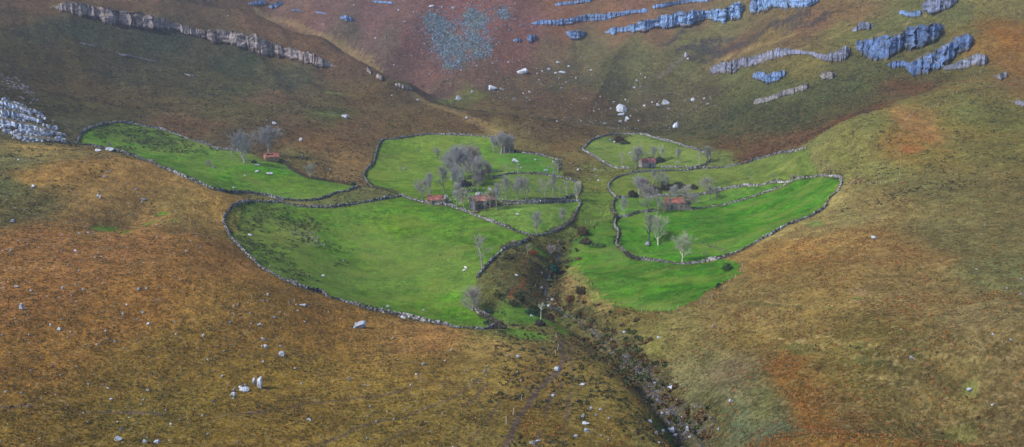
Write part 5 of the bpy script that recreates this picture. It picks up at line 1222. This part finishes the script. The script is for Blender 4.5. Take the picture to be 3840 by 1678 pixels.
SHRUBS = [
 (2080,1012,34,46,(24,66,58),'dark blue green evergreen bush at the top of the ravine'),
 (1993,1172,50,18,(34,62,40),'wide dark green gorse bush on the grass by the stream'),
 (2025,1212,38,24,(62,58,52),'grey brown bush at the foot of the thin white stemmed tree'),
 (2062,1188,34,20,(78,62,50),'brown low bush left of the little pool'),
 (1858,1098,34,28,(118,116,58),'yellow olive bush in the left of the ravine'),
 (1946,1112,46,34,(66,70,40),'dark bush right of the red bare earth scar'),
 (1925,1136,40,20,(64,66,42),'low dark bush below the red bare earth scar'),
 (2138,1122,34,22,(94,66,38),'rusty bush on the right side of the ravine'),
 (2178,1094,40,16,(62,58,36),'dark rusty bush at the lip of the right ravine bank'),
 (2727,1003,40,28,(58,80,42),'dark gorse bush by the corner of the lower right pasture'),
 (2696,1068,20,11,(44,58,44),'small dark bush on the edge of the lower right pasture, upper'),
 (2690,1078,16,8,(46,60,44),'small dark bush on the edge of the lower right pasture, lower'),
 (1325,692,18,13,(36,66,50),'small dark green bush at the tip of the left pasture'),
 (2309,815,22,26,(70,70,62),'dark grey bush where the right hand walls meet'),
 (2440,604,54,26,(40,56,62),'large blue black bush in the dip of the far right pasture'),
 (2475,600,34,22,(52,62,54),'dark bush right of the blue black one in the far right pasture'),
 (2322,524,40,26,(70,54,42),'dark reddish bush at the top of the far right pasture'),
 (2345,536,40,12,(54,64,44),'low dark bush beside the reddish one in the far right pasture'),
 (2372,728,36,26,(58,58,40),'dark brown bush at the left end of the hollow right pasture'),
 (2452,708,44,24,(62,58,48),'dark bush under trees in the middle of the hollow right pasture'),
 (2500,700,50,24,(54,56,42),'dark bush right of the middle trees in the hollow right pasture'),
 (2545,694,46,18,(58,60,46),'dark bush above the long right barn in the hollow pasture'),
 (2600,702,34,16,(64,66,44),'dark bush at the right end of the hollow in the hollow pasture'),
 (1742,690,54,26,(60,58,66),'dark tangled bush at the foot of the middle grove'),
 (2185,868,46,34,(82,72,50),'brown bramble bush at the head of the ravine path'),
 (2195,905,44,22,(74,66,48),'brown bramble bush under the earth bank of the lower right pasture'),
 (1905,962,40,20,(76,74,46),'brownish bush on the upper left side of the ravine'),
 (1998,948,40,16,(112,66,40),'rust red low bush near the ravine head'),
 (1870,1222,60,24,(76,70,62),'greyish bramble mound at the bottom corner of the central pasture'),
 (1838,1212,50,18,(66,76,50),'dark bramble mound beside the bend of wall'),
 (1830,1168,40,14,(52,72,58),'low dark green bush on the grass below the round grey bush'),
 (2100,908,24,14,(96,86,62),'tan bush beside the ravine path'),
 (2240,920,60,9,(64,88,44),'low dark green patch of rushes on the lower right pasture edge'),
 (952,608,20,10,(44,62,44),'dark bush at the left foot of the left barn'),
 (1052,606,26,14,(48,64,52),'dark bush at the right foot of the left barn'),
]
for u_, v_, w_, h_, cl, lb in SHRUBS:
    c = at(u_, v_ + h_ * .35); s = math.hypot(c[1], CZ - c[2]) / FPX; wm, hm = w_ * s / 2, h_ * s * .9
    mb = MB(); n_ = int(np.clip(wm * hm * 160, 260, 1600))
    leaves(mb, dome(n_) * np.array([wm, wm * .85, hm]), .42 if wm > 1 else .3, lin(cl) * 1.2, .5)
    o = mb.build('shrub', M_LEAF); o.location = c; o.rotation_euler = (0, 0, RNG.normal(0, .3))
    tag(o, lb, 'shrub', 'leafy shrubs in the valley')
HEDGE_LABEL = {
 'right edge of the left pasture': 'dark brambly hedge running down the right edge of the left pasture',
 'brambly edge above the brow wall': 'low brambly hedge along the lower left edge of the upper central pasture',
 'bank on the right of the small triangular pasture': 'brown hedge smothering the right wall of the small triangular pasture',
 'ravine rim of the big central pasture': 'dark hedge along the top of the ravine beside the central pasture',
 'bend at the foot of the central pasture': 'grey brown bramble hedge bending round the foot of the central pasture',
 'curve of the large right pasture wall': 'dark ivy hedge growing on the lower left curve of the large right pasture wall',
 'short earth bank of the lower right pasture': 'thin dark hedge on a short bank at the left of the lower right pasture',
 'tail of the link between the right pastures': 'dark bramble tangle on the short upright stretch of wall',
}
for k, p in HEDGEP.items():
    q = resample(p, .35); mb = MB(); cl = lin({'curve': (66, 64, 50)}.get(k.split()[0], (88, 76, 66)))
    for rep in range(7):
        off = RNG.normal(0, .5, (len(q), 3)) * np.array([1, 1, .0]); hh = (.5 + 1.0 * vnoise(q[:, 0] / 5, q[:, 1] / 5, 3)) * RNG.uniform(.1, 1.0, len(q))
        leaves(mb, q + off + np.stack([hh * 0, hh * 0, hh * 1.3], 1), .42, cl * RNG.uniform(.75, 1.2), .45)
    o = mb.build('hedge', M_LEAF); tag(o, HEDGE_LABEL[k], 'hedge', 'hedges along the walls')

# ------------------------------------------------------------------ ground cover nobody could count
def scatter(weight, n, ymax=720, cells=None):
    rows = np.where((gy > 95) & (gy < ymax))[0]
    area = ((np.gradient(gy))[:, None] * ((GY + YA) * (2 * SMAX / (NC - 1))))
    infr = np.abs(GX) < (GY * .62 + 6)
    wgt = np.where(infr, weight * area, 0.0); wgt[:rows[0]] = 0; wgt[rows[-1]:] = 0
    wgt[:, -1] = 0; wgt = wgt / np.maximum(1.0, GY / 260) ** .7
    idx = RNG.choice(wgt.size, n, p=(wgt / wgt.sum()).ravel())
    i, j = np.unravel_index(idx, wgt.shape)
    fr, fc = RNG.random(n), RNG.random(n)
    y = gy[i] + (gy[np.minimum(i + 1, NR - 1)] - gy[i]) * fr; s = gs[j] + (gs[1] - gs[0]) * fc
    x = s * (y + YA)
    return np.stack([x, y, height(x, y)], 1)
def tufts(name, pts, size, colours, per, mat_, label, cat, flat=.7, var=.4):
    mb = MB(); ci = RNG.integers(0, len(colours), len(pts))
    sc = size * RNG.uniform(.6, 1.5, len(pts))
    for _ in range(per):
        d = dome(len(pts)) * np.array([1, 1, flat]) * sc[:, None] * .5
        for k, cl in enumerate(colours):
            m = ci == k
            if m.any(): leaves(mb, pts[m] + d[m], size * .45, lin(cl) * .9, var)
    o = mb.build(name, mat_); tag(o, label, cat, None, 'stuff'); return o
clump = smooth(.42, .62, .6 * vnoise(GX / 4.5, GY / 5.5, 201) + .4 * vnoise(GX / 14, GY / 18, 203))
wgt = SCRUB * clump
near_hill = (PATHM < .2) & (GY < 300) & (FIELD == 0) & ((GX < -5) | (GX > 35))
tufts('heather', scatter(SCRUB * smooth(.35, .6, vnoise(GX / 3, GY / 4, 231)) * near_hill, 15000, 310), .5, [(74, 76, 40), (82, 80, 44), (66, 72, 46)], 4, M_LEAF, 'small dark green tufts flecking the brown hills', 'heather', .45)
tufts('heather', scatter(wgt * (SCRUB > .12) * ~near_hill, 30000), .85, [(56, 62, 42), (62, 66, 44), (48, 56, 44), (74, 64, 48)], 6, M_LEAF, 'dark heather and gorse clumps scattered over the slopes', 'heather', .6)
wgt = np.clip(FERN - .04, 0, 1) * smooth(.4, .6, vnoise(GX / 5, GY / 7, 211)) * (FIELD == 0) * (1 - PATHM)
tufts('bracken', scatter(wgt, 16000, 520), .6, [(138, 88, 44), (146, 98, 52), (122, 76, 44)], 5, M_LEAF, 'rusty dead bracken scattered over the brown slopes', 'bracken', .5)
wgt = (1 - LAWN) * smooth(.35, .6, vnoise(GX / 3, GY / 4, 221)) * (GY < 420) * (1 - PATHM)
tufts('rough_grass', scatter(wgt, 45000, 420), .5, [(150, 124, 78), (132, 110, 62), (112, 100, 54), (92, 84, 46), (126, 92, 50)], 3, M_LEAF, 'tufts of rough brown and straw coloured moor grass', 'grass', .8, .3)

for poly_, n_, cut_ in (([(300,520),(345,485),(430,466),(600,492),(760,545),(880,572),(860,590),(760,578),(640,574),(520,570),(400,562)], 560, .45), ([(850,810),(880,780),(960,800),(1000,860),(1080,950),(1200,1060),(1130,1066),(1000,1000),(900,910)], 240, .5), ([(930,780),(1150,800),(1250,880),(1350,1000),(1150,1000),(1000,860)], 120, .6)):
    poly_ = hit([a_[0] for a_ in poly_], [a_[1] for a_ in poly_]); lo_, hi_ = poly_[:, :2].min(0), poly_[:, :2].max(0)
    x_ = RNG.uniform(lo_[0], hi_[0], n_ * 8); y_ = RNG.uniform(lo_[1], hi_[1], n_ * 8)
    k_ = inside(x_, y_, poly_) & (.6 * vnoise(x_ / 5, y_ / 6, 411) + .4 * vnoise(x_ / 14, y_ / 16, 412) > cut_); x_, y_ = x_[k_][:n_], y_[k_][:n_]
    tufts('gorse', np.stack([x_, y_, height(x_, y_)], 1), 1.0, [(76, 92, 50), (84, 98, 52), (68, 82, 50), (100, 102, 60)], 7, M_LEAF, 'dark gorse and heather clumps invading the edge of a pasture', 'gorse', .6)
tufts('meadow_grass', scatter(LAWN * smooth(.35, .65, vnoise(GX / 6, GY / 9, 421)), 26000, 520), .42, [(66, 100, 36), (84, 116, 44), (108, 124, 62), (74, 104, 50)], 3, M_LEAF, 'uneven tufts of longer grass over the pastures', 'grass', .6, .25)

def stones(name, pts, s0, s1, colours, label, cat, flat=.75, kind='stuff', tall=None):
    n = len(pts); s = RNG.uniform(s0, s1, n) ** 1.0
    sh = np.stack([s * RNG.uniform(.8, 1.3, n), s * RNG.uniform(.7, 1.1, n), s * (RNG.uniform(.5, 1.0, n) * flat if tall is None else RNG.uniform(*tall, n))], 1)
    a = RNG.uniform(0, 6.28, n); v = BOXV[None] * sh[:, None] * (1 + RNG.normal(0, .16, (n, 8, 3))); v[:, 4:, :2] *= RNG.uniform(.45, .9, (n, 1, 1))
    v[..., 0] += v[..., 2] * RNG.normal(0, .25, (n, 1))
    cs, sn = np.cos(a)[:, None], np.sin(a)[:, None]
    V = np.stack([v[..., 0] * cs - v[..., 1] * sn, v[..., 0] * sn + v[..., 1] * cs, v[..., 2] + sh[:, 2:3] * .25], -1) + pts[:, None]
    F = (BOXF[None] + (np.arange(n) * 8)[:, None, None]).reshape(-1, 4)
    c = np.array([lin(q) for q in colours])[RNG.integers(0, len(colours), n)] * RNG.uniform(.75, 1.15, (n, 1))
    o = make_mesh(name, V.reshape(-1, 3), F, M_STONE, None, np.repeat(c, 8, 0)); tag(o, label, cat, None, kind); return o
def in_px_poly(poly, n, noise_cut=.0, sc=8.0):
    poly = np.array(poly, float); g = hit(poly[:, 0], poly[:, 1]); lo, hi = g[:, :2].min(0), g[:, :2].max(0)
    x = RNG.uniform(lo[0], hi[0], n * 6); y = RNG.uniform(lo[1], hi[1], n * 6)
    m = inside(x, y, g) & (vnoise(x / sc, y / sc, 301) > noise_cut); x, y = x[m][:n], y[m][:n]
    return np.stack([x, y, height(x, y)], 1)
SCREE = [[(1582,80),(1614,43),(1689,75),(1699,128),(1731,176),(1752,213),(1731,261),(1694,256),(1662,224),(1630,181),(1625,128)],
         [(1726,59),(1763,27),(1827,59),(1816,107),(1843,170),(1838,208),(1795,218),(1763,181),(1742,128)], [(1864,43),(1895,26),(1915,60),(1890,85),(1868,75)]]
sp_ = np.concatenate([in_px_poly(SCREE[0], 2600, .34, 7), in_px_poly(SCREE[1], 1800, .42, 7), in_px_poly(SCREE[2], 350, .4, 9)])
sp_[:, :2] += RNG.normal(0, 1, (len(sp_), 2)) * RNG.exponential(5.0, (len(sp_), 1)); sp_[:, 2] = height(sp_[:, 0], sp_[:, 1])
stones('scree', sp_, .4, 1.6, [(112, 126, 140), (100, 116, 130), (126, 140, 156), (92, 106, 114), (84, 96, 98)], 'blue grey scree spilling down the far reddish slope', 'scree')
m_ = np.array([q for q in in_px_poly([(1450,20),(1950,20),(2250,260),(2650,330),(2700,420),(2200,470),(1750,340),(1480,200)], 800, .42, 40)])
stones('loose_stones', m_, .25, .8, [(160, 164, 172), (140, 144, 152), (118, 122, 128)], 'countless small pale stones strewn over the far bowl and back valley', 'stones')
m_ = in_px_poly([(0,600),(300,560),(700,700),(1300,1200),(1900,1300),(2100,1678),(0,1678)], 420, .35, 20)
stones('loose_stones', m_, .18, .5, [(176, 178, 184), (150, 148, 148)], 'tiny pale stones sprinkled over the brown left hill', 'stones')
# pebbles of the stream bed
k_ = RNG.integers(0, len(STREAMR), 4500); low_ = np.clip((262 - STREAMR[k_, 1]) / 60, .12, 1)
kp = RNG.random(4500) < low_; k_ = k_[kp]; low_ = low_[kp]
off = RNG.normal(0, 1, (len(k_), 2)) * (1.0 + 1.5 * low_[:, None]) * np.array([.8, 1.0]); xy = STREAMR[k_, :2] + off
kp = vnoise(xy[:, 0] / 3, xy[:, 1] / 3, 311) > .46; xy = xy[kp]
stones('stream_stones', np.stack([xy[:, 0], xy[:, 1], height(xy[:, 0], xy[:, 1])], 1), .16, .62, [(108, 104, 106), (88, 84, 84), (132, 130, 134), (76, 70, 64)], 'grey cobbles filling the bed of the small stream', 'stones')
# collapsed stones round the middle barns
m_ = in_px_poly([(1650,730),(1720,700),(1880,700),(1890,780),(1800,800),(1700,785)], 170, .3, 6)
stones('loose_stones', m_, .25, .8, [(176, 178, 184), (140, 138, 136)], 'scattered pale stones in the grass round the two middle barns', 'stones')
m_ = in_px_poly([(1090,860),(1180,870),(1230,930),(1150,920)], 90, .45, 5)
stones('loose_stones', m_, .2, .6, [(160, 158, 150), (136, 130, 124)], 'grey stones showing through the thin grass of the central pasture', 'stones')

# the two limestone pavements at the left edge
kp_ = in_px_poly([(0,368),(53,384),(106,405),(155,426),(186,453),(224,496),(240,527),(176,533),(117,536),(64,526),(30,500),(0,512)], 520, .42, 3)
kp_[:, :2] += RNG.normal(0, .9, (len(kp_), 2)); kp_[:, 2] = height(kp_[:, 0], kp_[:, 1])
def pavement(pts, label, s0, s1):
    o = stones('limestone_rubble', pts, s0, s1, [(178, 186, 206), (150, 160, 182), (196, 200, 212), (126, 134, 150)], label, 'rock rubble', tall=(.5, 1.3)); return o
pavement(kp_, 'bright jagged blocks between the limestone ledges at the left edge', .4, 1.5)
kp_ = in_px_poly([(0,255),(60,290),(120,335),(160,380),(110,392),(50,345),(0,335)], 300, .45, 4)
stones('limestone_rubble', kp_, .3, 1.0, [(158, 150, 152), (130, 126, 130), (112, 106, 104)], 'dull broken limestone strewn above the bright pavement at the left edge', 'rock rubble')

# rusty and dark bushes of reed and fern along the stream bed
k_ = RNG.integers(0, len(STREAMR), 420); xy = STREAMR[k_, :2] + RNG.normal(0, 1, (420, 2)) * np.array([3.2, 4.0]); kp = vnoise(xy[:, 0] / 4, xy[:, 1] / 4, 321) > .42; xy = xy[kp]
tufts('stream_fern', np.stack([xy[:, 0], xy[:, 1], height(xy[:, 0], xy[:, 1])], 1), 1.5, [(100, 78, 46), (92, 76, 46), (70, 80, 44), (78, 84, 46)], 26, M_LEAF, 'rusty and green fern clumps crowding the stream', 'fern', .7)
# ------------------------------------------------------------------ water of the stream
wm_, nt, b = mat('stream_water'); b.inputs['Base Color'].default_value = (.05, .06, .07, 1); b.inputs['Roughness'].default_value = .18; b.inputs['Specular IOR Level'].default_value = .5
nt.links.new(bump(nt, noise(nt, position(nt), 2.0, 2), .15, .05), b.inputs['Normal'])
q = resample(STREAM, .8); tg = np.gradient(q[:, :2], axis=0); tg /= np.linalg.norm(tg, axis=1)[:, None]; nn = np.stack([-tg[:, 1], tg[:, 0]], 1)
pool = at(2085, 1158); dp = np.hypot(q[:, 0] - pool[0], q[:, 1] - pool[1])
wdt = .22 + .25 * vnoise(np.arange(len(q)) / 4, np.zeros(len(q)), 5) + 1.5 * np.exp(-(dp / 3.2) ** 2)
cx_ = q[:, :2] + nn * (.5 * fbm(np.arange(len(q)) / 6, np.zeros(len(q)), 2, 8))[:, None]
Lp, Rp = cx_ - nn * wdt[:, None], cx_ + nn * wdt[:, None]
zz = height(cx_[:, 0], cx_[:, 1]) + .10
V = np.concatenate([np.column_stack([Lp, zz]), np.column_stack([Rp, zz])]); n_ = len(q); i_ = np.arange(n_ - 1)
o = make_mesh('stream', V, np.stack([i_, i_ + n_, i_ + n_ + 1, i_ + 1], 1), wm_, None, None, True); o['kind'] = 'structure'

# ------------------------------------------------------------------ fence posts, each one a thing
M_POST = plain('weathered_post', (160, 152, 140), .9, .3, 6)
pm = MB(); tube(pm, [(0, 0, -.3), (.01, 0, .6), (.02, .01, 1.25), (.02, .01, 1.3)], [.085, .085, .075, .03], 6)
post0 = pm.build('fence_post', M_POST); POSTD = post0.data; bpy.data.objects.remove(post0)
POSTS = [
 ('along the lower edge of the lower right pasture', [(2406,1170),(2473,1166),(2510,1164),(2542,1157),(2628,1139),(2654,1143),(2669,1118),(2713,1087),(2732,1062),(2759,1042),(2775,1020),(2784,1001)]),
 ('on the fence along the grassy right ridge', [(3396,456),(3404,446),(3411,440),(3422,429),(3450,418),(3483,412),(3504,404),(3519,397),(3545,384),(3574,359),(3587,352),(3620,322),(3637,307),(3653,290),(3675,274)]),
 ('on the fence dropping down the right slope', [(3378,484),(3373,516),(3374,550),(3376,583),(3378,606),(3377,630),(3373,656),(3365,678)]),
 ('on the fence right of the large right pasture corner', [(3188,692),(3218,692),(3263,692),(3285,690),(3301,692),(3321,692),(3349,687)]),
 ('standing on the brown left hill', [(400,938),(465,979),(675,1056),(945,1124),(1085,1145)]),
 ('beside the dark footpath near the bottom', [(1899,1592),(1924,1557),(1955,1503),(2083,1338),(2091,1314),(2087,1272)]),
 ('in the grass of the central pasture', [(1360,938),(1398,956),(1433,975)]),
 ('by the left barn', [(1060,578),(1068,580),(1077,584),(1082,599),(1075,612)]),
 ('on the fence left of the hollow right pasture', [(2253,803),(2272,802),(2286,801)]),
 ('on the fence above the lower right pasture', [(2196,839),(2215,837),(2231,835),(2250,829),(2265,825),(2281,823)]),
]
for phrase, lst in POSTS:
    for i, (u_, v_) in enumerate(sorted(lst)):
        c = at(u_, v_); o = bpy.data.objects.new('fence_post', POSTD); COLL.objects.link(o)
        o.location = c; o.rotation_euler = (RNG.normal(0, .07), RNG.normal(0, .07), RNG.uniform(0, 6)); o.scale = (1, 1, RNG.uniform(.85, 1.15) * (1.3 if 'footpath' in phrase else 1))
        tag(o, f'grey wooden post, {ORD[i]} from left {phrase}', 'fence post', 'wooden posts ' + phrase)

# ------------------------------------------------------------------ animals
def quadruped(name, u, v, yaw, s, colour, label, cat, graze=False, dark_head=None):
    """one continuous skinned body: trunk, neck, head, jointed legs, tail (unit: withers height 1)"""
    J = [((-.42, 0, .80), .20), ((0, 0, .78), .24), ((.36, 0, .80), .22), ((.58, 0, .98 if not graze else .66), .12),
         ((.78, 0, 1.12 if not graze else .30), .10), ((.95, 0, 1.04 if not graze else .12), .06), ((-.60, 0, .66), .04), ((-.64, 0, .40), .03)]
    E = [(0, 1), (1, 2), (2, 3), (3, 4), (4, 5), (0, 6), (6, 7)]
    for sx_, root in ((-.42, 0), (.36, 2)):
        for sy_ in (-.13, .13):
            n0 = len(J)
            if root == 0: J += [((sx_ + .04, sy_, .60), .11), ((sx_ - .08, sy_, .30), .05), ((sx_ - .02, sy_, .0), .045)]
            else: J += [((sx_, sy_, .58), .09), ((sx_ + .02, sy_, .30), .05), ((sx_, sy_, .0), .045)]
            E += [(root, n0), (n0, n0 + 1), (n0 + 1, n0 + 2)]
    for sy_ in (-.09, .09):
        J.append(((J[4][0][0] - .04, sy_, J[4][0][2] + .13), .03)); E.append((4, len(J) - 1))
    me = bpy.data.meshes.new(name); me.from_pydata([Vector(j[0]) for j in J], E, []); o = bpy.data.objects.new(name, me); COLL.objects.link(o)
    md = o.modifiers.new('skin', 'SKIN'); md.use_smooth_shade = True
    for i, j in enumerate(J): me.skin_vertices[0].data[i].radius = (j[1], j[1])
    me.skin_vertices[0].data[1].use_root = True
    sb_ = o.modifiers.new('sub', 'SUBSURF'); sb_.levels = 1; sb_.render_levels = 1
    me.materials.append(plain(name + '_coat', colour, .9, .15, 8))
    c = at(u, v); o.location = c; o.rotation_euler = (0, 0, yaw); o.scale = (s, s, s); tag(o, label, cat); return o
quadruped('sheep', 1747, 1011, R(140), .95, (216, 216, 222), 'white sheep standing in the central pasture, the upper one of two', 'sheep')
quadruped('sheep', 1741, 1019, R(170), .85, (214, 212, 216), 'white sheep in the central pasture, the lower one of two', 'sheep', True)
quadruped('horse', 1393, 239, R(20), 1.5, (44, 34, 38), 'dark horse grazing on the left mountain ridge', 'horse', True)
# ------------------------------------------------------------------ light
wd = bpy.data.worlds.new('World'); SC.world = wd; wd.use_nodes = True
nt = wd.node_tree; bg = nt.nodes['Background']
sky = nt.nodes.new('ShaderNodeTexSky'); sky.sky_type = 'NISHITA'; sky.sun_disc = False
SUN_EL, SUN_AZ = R(42), R(-112)      # azimuth from +Y (the view), negative = left
sky.sun_elevation = SUN_EL; sky.sun_rotation = SUN_AZ
sky.air_density = 1.0; sky.dust_density = 2.0; sky.altitude = 900
nt.links.new(sky.outputs[0], bg.inputs[0]); bg.inputs[1].default_value = 0.09
sl = bpy.data.lights.new('sun', 'SUN'); so = bpy.data.objects.new('sun', sl); COLL.objects.link(so)
sl.energy = 2.0; sl.angle = R(13); sl.color = (1.0, 0.96, 0.91)
dv = Vector((math.sin(SUN_AZ) * math.cos(SUN_EL), math.cos(SUN_AZ) * math.cos(SUN_EL), math.sin(SUN_EL)))
so.rotation_euler = dv.to_track_quat('Z', 'Y').to_euler(); so.location = dv * 400
SC.view_settings.view_transform = 'Standard'; SC.view_settings.look = 'None'; SC.view_settings.exposure = 1.32; SC.view_settings.gamma = 1.0
SC.cycles.max_bounces = 4; SC.cycles.diffuse_bounces = 2; SC.cycles.glossy_bounces = 1; SC.cycles.transparent_max_bounces = 4

# ------------------------------------------------------------------ the air between here and the far slopes
hb = MB(); zlo, zhi = float(GZ.min()) - 3, float(max(GZ.max(), CZ)) + 20
box(hb, (0, 600, (zlo + zhi) / 2), (2100, 1600, zhi - zlo))
hm_ = bpy.data.materials.new('valley_haze'); hm_.use_nodes = True; nt = hm_.node_tree
nt.nodes.remove(nt.nodes['Principled BSDF'])
pv = nt.nodes.new('ShaderNodeVolumePrincipled'); pv.inputs['Color'].default_value = (.68, .78, 1.0, 1); pv.inputs['Density'].default_value = .00013; pv.inputs['Anisotropy'].default_value = .1
nt.links.new(pv.outputs[0], nt.nodes['Material Output'].inputs['Volume'])
ho = hb.build('haze', hm_); ho['kind'] = 'stuff'
